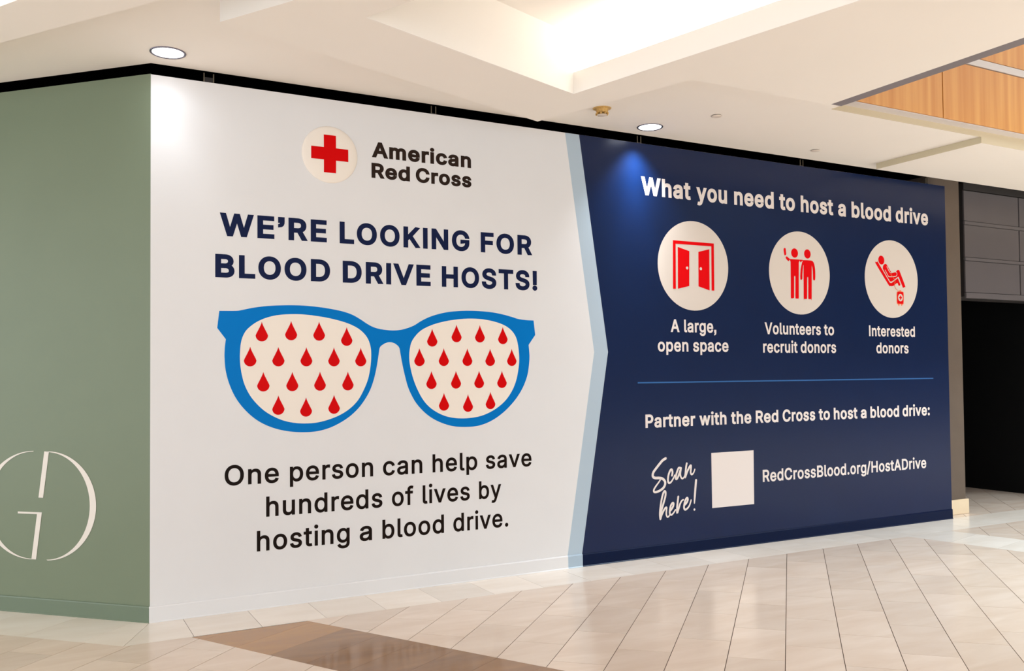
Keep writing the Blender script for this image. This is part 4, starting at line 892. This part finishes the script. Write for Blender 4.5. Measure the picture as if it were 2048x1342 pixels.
# ================================================================== CEILING
ZU, ZS, ZC = 3.70, 3.55, 3.967
K = [(0.902, 1.724), (2.624, 1.104), (3.42, 4.2), (1.9, 3.9)]                      # coffer mouth
K2 = [(0.80, 1.76), (2.805, 1.039), (3.62, 4.3), (1.9, 4.0)]                      # coffer above its lip
# second soffit (top left of the view) with its own coffer
S2 = [(-2.6, -2.02), (-0.859, 0.418), (-0.092, 1.486), (-1.75, 4.4), (-5.6, 0.6)]
K3 = [(-1.75, -0.447), (-0.842, 1.0), (-0.60, 1.386), (-1.75, 3.2), (-3.6, 0.6)]
UP = [(-5.6, -5.59), (0.0, 0.004), (22.0, 0.004), (22.0, 1.31), (4.925, 1.31), (4.925, 12.0), (-7.4, 12.0), (-7.4, -5.59)]
def slab_mesh(name, loops, z0, z1, m, parent):
    me = fill_mesh(name, [[(s, -o) for s, o in lp] for lp in loops], (z1 - z0) / 2)
    me.transform(Matrix.Translation((0, 0, (z0 + z1) / 2)))
    return link(name, me, m, parent)
K2W = [(0.74, 1.74), (2.845, 0.99), (3.69, 4.35), (1.86, 4.05)]; K3W = [(-1.75, -0.53), (-0.80, 0.98), (-0.55, 1.386), (-1.75, 3.26), (-3.68, 0.6)]
ceiling = slab_mesh("ceiling", [UP, K2W, K3W], ZU, ZU + 0.03, 'plaster', None); tag(ceiling, kind="structure")
S1 = [(0.213, 1.306), (2.732, 0.413), (3.164, 1.720), (4.431, 1.727), (4.431, 8.08)]
slab_mesh("soffit", [S1, K], ZS, ZU - 0.0005, 'plaster', ceiling)
slab_mesh("soffit", [S2, K3], ZS, ZU - 0.0005, 'plaster', ceiling)
def tower(name, poly, z0, z1, m, parent):
    n = len(poly)
    v = [(s, -o, z0) for s, o in poly] + [(s, -o, z1) for s, o in poly]
    f = [(i, (i + 1) % n, n + (i + 1) % n, n + i) for i in range(n)] + [tuple(range(n, 2 * n))]
    return pydata(name, v, f, m, parent)
tower("coffer", K2, ZU + 0.0, ZC, 'plaster_coffer', ceiling)
tower("coffer", K3, ZU + 0.0, ZC, 'plaster_coffer', ceiling)
# lighter plaster lining on the coffer lip
def lining(poly, i0, i1, m):
    p, q = poly[i0], poly[i1]; d = math.hypot(q[0] - p[0], q[1] - p[1])
    cx = sum(a[0] for a in poly) / len(poly); cy = sum(a[1] for a in poly) / len(poly)
    n = (-(q[1] - p[1]) / d, (q[0] - p[0]) / d)
    if (cx - p[0]) * n[0] + (cy - p[1]) * n[1] < 0: n = (-n[0], -n[1])
    e = 0.004
    return prism("coffer_lip", [p, q, (q[0] + n[0] * e, q[1] + n[1] * e), (p[0] + n[0] * e, p[1] + n[1] * e)], ZS + 0.0005, ZU if i0 == 1 else ZC, m, ceiling)
lining(K, 0, 1, 'plaster_coffer'); lining(K, 1, 2, 'plaster_coffer')
# cove lamps lying on the ledge behind the lips
def cove(p, q, inset, power):
    mx, my = (p[0] + q[0]) / 2, (p[1] + q[1]) / 2; ln = math.hypot(q[0] - p[0], q[1] - p[1])
    ang = math.atan2(-(q[1] - p[1]), q[0] - p[0])
    return area_light("cove_lamp", (mx + inset[0], -(my + inset[1]), ZU + 0.012), (math.pi, 0, ang), ln * 0.96, 0.05, power, (1.0, 0.98, 0.95))
cove(K2[1], K2[2], (-0.07, 0.015), 8)
cove(K3[1], K3[2], (-0.06, 0.03), 3)

# right-hand lower ceiling, opening trims
sob("soffit", 6.80, 22.0, 0.19, 1.318, 3.64, ZU - 0.0005, 'plaster', ceiling)
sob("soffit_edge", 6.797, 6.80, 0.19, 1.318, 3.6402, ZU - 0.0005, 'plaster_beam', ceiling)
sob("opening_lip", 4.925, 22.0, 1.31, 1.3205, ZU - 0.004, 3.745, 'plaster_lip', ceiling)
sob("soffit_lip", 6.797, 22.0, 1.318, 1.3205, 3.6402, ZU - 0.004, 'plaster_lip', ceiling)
sob("opening_soffit", 4.80, 22.0, 1.318, 1.412, 3.745, 3.756, 'trim_white', ceiling)
sob("opening_trim", 4.75, 4.93, 1.40, 12.0, ZU - 0.002, ZU + 0.06, 'trim_grey', ceiling)

# timber-clad balcony front seen through the opening
wu = sob("wall_upper", 4.6, 22.0, 1.20, 1.405, 3.79, 6.2, 'wood_gap'); tag(wu, kind="structure")
for s0, s1 in ((4.70, 6.135), (6.147, 7.60), (7.612, 9.05), (9.062, 10.5), (10.512, 12.0), (12.012, 13.45), (13.462, 14.9), (14.912, 16.4), (16.412, 18.0)):
    sob("wood_panel", s0, s1, 1.405, 1.420, 3.757, 4.266, 'maple', wu)
    sob("wood_panel", s0, s1, 1.405, 1.420, 4.345, 5.20, 'maple', wu)
sob("rail_band", 4.70, 18.0, 1.405, 1.428, 4.274, 4.336, 'trim_white', wu)

# added unseen: atrium walls and skylit roof cutting light, plus a dark opposite wall
w = sob("wall_blocker_side", 4.45, 4.60, 1.30, 12.0, 3.73, 7.0, 'plaster'); tag(w, kind="structure")
w = sob("wall_blocker_front", 4.45, 22.0, 1.10, 1.20, 3.80, 7.0, 'plaster'); tag(w, kind="structure")
w = slab_mesh("ceiling_blocker", [[(4.45, 1.10), (22.0, 1.10), (22.0, 12.1), (4.45, 12.1)], [(8.0, 3.5), (18.0, 3.5), (18.0, 11.0), (8.0, 11.0)]], 7.0, 7.1, 'plaster', None); tag(w, kind="structure")
w = sob("wall_blocker_opposite", 4.4, 22.0, 12.0, 12.1, 0.0, 7.0, 'opposite'); tag(w, kind="structure")  # added out of view to block light and darken the navy reflections

# ================================================================== RIGHT SIDE: pilaster, bulkhead, dark recess
wr = sob("wall_right", 8.02, 8.565, -0.60, -0.15, 0.0, 3.76, 'pilaster'); tag(wr, kind="structure")
sob("base_tile", 8.11, 8.597, -0.148, -0.130, 0.001, 0.165, 'stone_cream', wr, 0.004)
rb = sob("wall_recess", 10.65, 10.75, -4.0, -0.26, 0.0, 3.9, 'store_black'); tag(rb, kind="structure")
w = sob("wall_far_right", 10.75, 22.0, -0.55, -0.45, 0.0, 3.9, 'pilaster'); tag(w, kind="structure")
w = sob("wall_end", 22.0, 22.1, -0.55, 12.1, 0.0, 7.0, 'opposite'); tag(w, kind="structure")
r2 = sob("wall_recess_back", 8.0, 10.75, -4.0, -3.9, 0.0, 3.9, 'store_black'); tag(r2, kind="structure")
r3 = sob("wall_recess_side", 8.45, 8.55, -3.9, -0.60, 0.0, 3.9, 'store_black'); tag(r3, kind="structure")
r4 = sob("ceiling_recess", 8.45, 12.4, -4.0, -0.34, 2.60, 2.66, 'store_black'); tag(r4, kind="structure")
r5 = sob("gap_dark_right", 8.40, 12.4, -0.80, -0.66, 2.66, 4.3, 'void'); tag(r5, kind="structure")  # black sheet standing in for the darkness behind the bulkhead
r6 = sob("gap_dark_slit", 8.565, 8.80, -0.60, -0.35, 2.47, 4.2, 'void'); tag(r6, kind="structure")  # black block painting the dark slit between pilaster and bulkhead
r7 = prism("gap_dark_top", [(-4.2, -4.14), (0.0, 0.06), (12.4, 0.06), (12.4, -0.80), (0.36, -0.80), (-3.6, -4.8)], 3.78, 3.80, 'void'); tag(r7, kind="structure")  # black sheet closing the gap overhead, shade given as colour

bulk = empty("storefront_bulkhead", (8.80, 0.25, 2.44))
tag(bulk, "grey panelled storefront bulkhead above the dark recess at the right", "bulkhead")
def bchild(name, s0, s1, o0, o1, z0, z1, m, bev=0.002):
    o = sob(name, s0, s1, o0, o1, z0, z1, m, None, bev); o.parent = bulk; o.matrix_parent_inverse = Matrix.Translation((-8.80, -0.25, -2.44)); return o
bchild("backing", 8.80, 12.3, -0.33, -0.27, 2.46, 3.80, 'bulk_dark')
for s0, s1 in ((8.80, 9.825), (9.845, 10.87), (10.89, 11.92)):
    for z0, z1 in ((2.510, 2.872), (2.918, 3.290), (3.338, 3.690)):
        bchild("panel", s0, s1, -0.27, -0.252, z0, z1, 'bulk_panel')
for z0, z1 in ((2.440, 2.506), (2.876, 2.914), (3.294, 3.334)):
    bchild("rail", 8.795, 12.3, -0.27, -0.244, z0, z1, 'bulk_rail', 0.004)
bchild("top_rail", 8.795, 12.3, -0.27, -0.250, 3.70, 3.80, 'bulk_dark')
for i in range(7):
    bchild("grille_slat", 8.62, 12.2, -0.62 + i * 0.045, -0.595 + i * 0.045, 2.452 + 0.004 * (i % 2), 2.475, 'bulk_dark', 0.0)

# ================================================================== CEILING FITTINGS
def ring_mesh(name, prof, n=48):
    """lathe about z: profile of (r, z)"""
    V = []; Fc = []; k = len(prof)
    for j in range(n):
        a = 2 * math.pi * j / n
        for r, z in prof: V.append((r * math.cos(a), r * math.sin(a), z))
    for j in range(n):
        for i in range(k - 1):
            Fc.append((j * k + i, j * k + i + 1, ((j + 1) % n) * k + i + 1, ((j + 1) % n) * k + i))
    me = bpy.data.meshes.new(name); me.from_pydata(V, [], Fc); me.update()
    bm = bmesh.new(); bm.from_mesh(me); bmesh.ops.remove_doubles(bm, verts=bm.verts[:], dist=1e-5); bmesh.ops.recalc_face_normals(bm, faces=bm.faces[:])
    for f in bm.faces: f.smooth = True
    bm.to_mesh(me); bm.free()
    return me

def downlight(s, o, label, beams, back):
    t = empty("downlight", (s, -o, ZU)); tag(t, label, "ceiling light", "round recessed downlights along the hoarding")
    link("trim_ring", ring_mesh("trim_ring", [(0.111, 0.0), (0.111, -0.004), (0.106, -0.007), (0.098, -0.005), (0.096, -0.001)]), 'chrome', t)
    link("lens", ring_mesh("lens", [(0.0, -0.0012), (0.05, -0.0012), (0.097, -0.0022)]), 'lens', t)
    for watts, deg in beams:                       # wide scallop and the narrower downward throw of the reflector
        d = bpy.data.lights.new("downlight_lamp", 'SPOT'); d.energy = watts; d.color = (0.86, 0.92, 1.0)
        d.spot_size = math.radians(deg); d.spot_blend = 1.0; d.shadow_soft_size = 0.07
        l = bpy.data.objects.new("downlight_lamp", d); COL.objects.link(l); l.parent = t
        l.location = (0, back, -0.03); l.rotation_euler = (math.radians(5), 0, 0)
    return t
downlight(0.075, 0.259, "round recessed downlight over the green and white wall corner", ((3.6, 140), (6, 74)), 0.03)
downlight(3.935, 0.242, "round recessed downlight in front of the navy panel", ((75, 98), (80, 42)), 0.085)

sp = empty("sprinkler_head", (3.271, -0.50, ZU)); tag(sp, "brass-coloured sprinkler head on the ceiling beside the lit coffer", "sprinkler")
link("escutcheon", ring_mesh("escutcheon", [(0.075, 0.0), (0.072, -0.003), (0.05, -0.006), (0.03, -0.006)], 24), 'brass', sp)
link("cup", ring_mesh("cup", [(0.052, -0.004), (0.048, -0.02), (0.044, -0.036), (0.038, -0.038), (0.036, -0.02)], 24), 'brass', sp)
for a in range(8):
    x, y = 0.045 * math.cos(a * math.pi / 4), 0.045 * math.sin(a * math.pi / 4)
    box("tooth", x - 0.006, x + 0.006, y - 0.006, y + 0.006, -0.052, -0.034, 'brass', sp, 0.001)
link("deflector", ring_mesh("deflector", [(0.0, -0.056), (0.038, -0.055), (0.04, -0.051), (0.0, -0.050)], 20), 'cap_white', sp)
box("frame_arm", -0.004, 0.004, -0.03, -0.022, -0.052, -0.004, 'brass', sp)
box("frame_arm", -0.004, 0.004, 0.022, 0.03, -0.052, -0.004, 'brass', sp)

for s, o_, lab in ((4.218, 0.757, "small round white cover plate on the ceiling behind the downlight of the navy panel"), (5.824, 0.304, "small round white cover plate on the ceiling close to the black gap")):
    c = empty("cover_plate", (s, -o_, ZU)); tag(c, lab, "cover plate", "round ceiling cover plates")
    link("plate", ring_mesh("plate", [(0.0, -0.012), (0.032, -0.012), (0.040, -0.009), (0.042, -0.005)], 32), 'cap_white', c)
    link("collar", ring_mesh("collar", [(0.036, 0.0), (0.036, -0.009)], 32), 'steel', c)

# clips holding the hoarding, seen in the black gap
for s, lab in ((0.376, "dark metal clip in the black gap nearest the wall corner"), (2.054, "dark metal clip in the black gap above the round badge lettering"),
               (4.02, "pair of thin metal pins in the black gap under the second downlight"), (5.99, "metal clip in the black gap above the word host"), (7.86, "metal clip in the black gap at the far end of the navy panel")):
    t = empty("hoarding_clip", (s, 0.03, WH)); tag(t, lab, "clip", "clips in the gap above the hoarding")
    w = 0.035 if s < 1 else 0.022
    box("upright", -w, -w + 0.007, -0.003, 0.003, 0.0, 0.072, 'steel', t, 0.001)
    box("upright", w - 0.007, w, -0.003, 0.003, 0.0, 0.072, 'steel', t, 0.001)
    box("web", -w, w, 0.004, 0.007, 0.0, 0.02 if s > 1 else 0.045, 'bulk_dark', t)

# ================================================================== PRINTED GRAPHICS
white = empty("wall_graphic", (0, 0, 0))
tag(white, "white blood drive wall graphic with blue glasses beside the green wall", "wall graphic")
navy = empty("wall_graphic", (0, 0, 0))
tag(navy, "navy blue wall graphic with three round white symbols", "wall graphic")
E0 = 0.0005
zt = WH - 0.001
def chs(i, z):
    a, b = (ch[0], ch[2]) if i == 0 else (ch[1], ch[3])
    c = ch[4] if i == 0 else ch[5]
    return (a[0], zt), (b[0], b[1]), (c[0], 0.10)
a0, a1, a2 = chs(0, 0); b0, b1, b2 = chs(1, 0)
decal("white_field", [[(0.0, 0.10), (a2[0], 0.10), a1, a0, (0.0, zt)]], 'vinyl_white', white, 0)
decal("pale_blue_chevron", [[a2, b2, b1, b0, a0, a1]], 'vinyl_sky', white, 0)
decal("navy_field", [[b2, (WL_, 0.10), (WL_, zt), b0, b1]], 'vinyl_navy', navy, 0)

for ln in DATA['lines']:
    par = white if ln['panel'] == 'white' else navy
    t = empty(ln['key'], (0, 0, 0)); t.parent = par; t["label"] = ln['label']
    for w, s0, s1 in ln['words']:
        word(w, s0, s1, ln['zb'], ln['H'], ln['ref'], ln['bold'], ln['track'], ln['mat'], t, 1)

# glasses with lenses and drops
gl = decal("eyeglasses", [smooth(DATA['glasses'], True, 5)], 'ink_blue', white, 1, label="blue eyeglasses frame")
for lp in DATA['lenses']: decal("lens", [smooth(lp, True, 4)], 'ink_cream', gl, 2, label="cream lens")
dw, dh = DATA['drop_size']
def drop_outline():
    r = dw / 2; cy = -dh / 2 + r; top = dh / 2
    pts = [(0.0, top)]
    # flank from the tip to the round body
    for t in (0.15, 0.3, 0.45, 0.6, 0.75, 0.9):
        w = r * (t ** 1.25) * (1.0 + 0.28 * (1 - t) * t)
        pts.append((min(w, r), top + (cy - top) * t))
    pts += [(r * math.cos(a), cy + r * math.sin(a)) for a in [math.radians(-2 - 176 * i / 20) for i in range(21)]]
    pts += [(-x, y) for x, y in pts[6:0:-1]]
    return pts
dm = fill_mesh("blood_drop", [drop_outline()], 0.0004); dm.transform(WALLM); dm.materials.append(M['ink_red'])
for s, z in DATA['drops']:
    o = bpy.data.objects.new("blood_drop", dm); COL.objects.link(o); o.parent = gl; o.location = (s, -(0.0022 + 0.0014 * 3), z)

# round badge: a shallow domed button with the cross on it
bs, bz, br = DATA['badge']; HB = 0.022
def dome(rr):
    t = min(rr / br, 1.0)
    return HB * (1 - t ** 4.5) ** 0.5 if t < 1 else 0.0
prof = [(br * t, dome(br * t)) for t in (0, .2, .4, .55, .7, .8, .87, .92, .96, .98, .993, 1.0)]
bme = ring_mesh("badge", prof, 72); bme.transform(Matrix.Translation((bs, bz, 0.003))); bme.transform(WALLM)
badge = link("badge", bme, 'ink_cream', white); badge["label"] = "round cream badge with a red cross"
cs, cz, ca, ct = DATA['cross']
Vx = []; Fx = []
def patch(x0, x1, y0, y1, nx, ny):
    k = len(Vx)
    for j in range(ny + 1):
        for i in range(nx + 1):
            x = x0 + (x1 - x0) * i / nx; y = y0 + (y1 - y0) * j / ny
            Vx.append((cs + x, cz + y, 0.003 + dome(math.hypot(x + cs - bs, y + cz - bz)) + 0.0012))
    for j in range(ny):
        for i in range(nx):
            a = k + j * (nx + 1) + i; Fx.append((a, a + 1, a + nx + 2, a + nx + 1))
patch(-ct, ct, -ca, ca, 4, 14); patch(-ca, -ct, -ct, ct, 6, 4); patch(ct, ca, -ct, ct, 6, 4)
cme = bpy.data.meshes.new("cross"); cme.from_pydata(Vx, [], Fx); cme.transform(WALLM); cme.update()
link("cross", cme, 'ink_red', badge)["label"] = "red cross"

# three symbols
labs = ("round symbol of an open double door", "round symbol of two people side by side", "round symbol of a reclining donor with a blood bag")
discs = []
for (s, z, r), lab in zip(DATA['discs'], labs):
    d = decal("symbol_disc", [circle_pts(s, z, r)], 'ink_disc', navy, 1, label=lab); discs.append(d)
dd = DATA['door']
decal("door_frame", [dd['frame']], 'ink_icon_red', discs[0], 2)
for k in ('left', 'right'): decal("door_leaf", [dd[k]], 'ink_icon_red', discs[0], 2)
for s, z in dd['knobs']: decal("door_knob", [circle_pts(s, z, 0.0135, 20)], 'ink_disc', discs[0], 3)
pp = DATA['people']
decal("person_symbol", [smooth(pp['b1'], True, 2)], 'ink_icon_red', discs[1], 2)
decal("person_symbol", [smooth(pp['b2'], True, 2)], 'ink_icon_red', discs[1], 2)
for k in ('h1', 'h2'): decal("head_symbol", [pp[k]], 'ink_icon_red', discs[1], 2)
decal("raised_hand_symbol", [smooth(pp['phone'], True, 3)], 'ink_icon_red', discs[1], 2)
dn = DATA['donor']
decal("head_symbol", [dn['head']], 'ink_icon_red', discs[2], 2)
decal("recliner_symbol", [smooth(dn['chair'], True, 3)], 'ink_icon_red', discs[2], 2)
decal("person_symbol", [smooth(dn['body'], True, 3)], 'ink_icon_red', discs[2], 2)
strokes("arm_outline", [(smooth(dn['arm'], False, 3), 0.0075)], 'ink_disc', discs[2], 3)
strokes("tube", [(smooth(dn['tube'], False, 4), 0.0065, 0.0025)], 'ink_coral', discs[2], 4)
decal("bag_outline", [smooth(dn['bag_edge'], True, 2)], 'ink_coral', discs[2], 2)
decal("blood_bag", [smooth(dn['bag'], True, 3)], 'ink_icon_red', discs[2], 3)
decal("bag_spot", [dn['spot']], 'ink_disc', discs[2], 4)
decal("bag_cross", [dn['plus']], 'ink_icon_red', discs[2], 5)

# divider, code card (left blank), handwriting
(ds0, dz0), (ds1, dz1) = DATA['divider']; dz = (dz0 + dz1) / 2
decal("divider_line", [[(ds0, dz - 0.006), (ds1, dz - 0.006), (ds1, dz + 0.006), (ds0, dz + 0.006)]], 'ink_line', navy, 1)
decal("blank_card", [DATA['card']], 'ink_white', navy, 1, label="blank square white card")
hw = empty("handwriting", (0, 0, 0)); hw.parent = navy; hw["label"] = "white handwritten words Scan here!"
sw = DATA['scan_w']
S = DATA['scan']
strokes("word", [(smooth(S[0], False, 5), sw * 1.3, sw * 0.75)] + [(smooth(s, False, 5), sw * 1.08, sw * 0.7) for s in S[1:4]], 'ink_white', hw, 1)
strokes("word", [(smooth(s, False, 5), sw * 1.08, sw * 0.75) for s in S[4:8]] + [(smooth(S[8], False, 5), sw * 1.25, sw * 0.7)], 'ink_white', hw, 1)
decal("dot", [circle_pts(DATA['scan_dot'][0], DATA['scan_dot'][1], sw * 0.56, 20)], 'ink_white', hw, 1)

# monogram on the green wall
lg = empty("wall_logo", (0, 0, 0)); tag(lg, "large cream circular monogram on the green wall", "logo")
for lp, nm in zip(DATA['logo'], ("arc", "slash_bar", "hooked_bar", "arc")):
    decal(nm, [lp], 'logo_cream', lg, 0, frame=LEFTM)
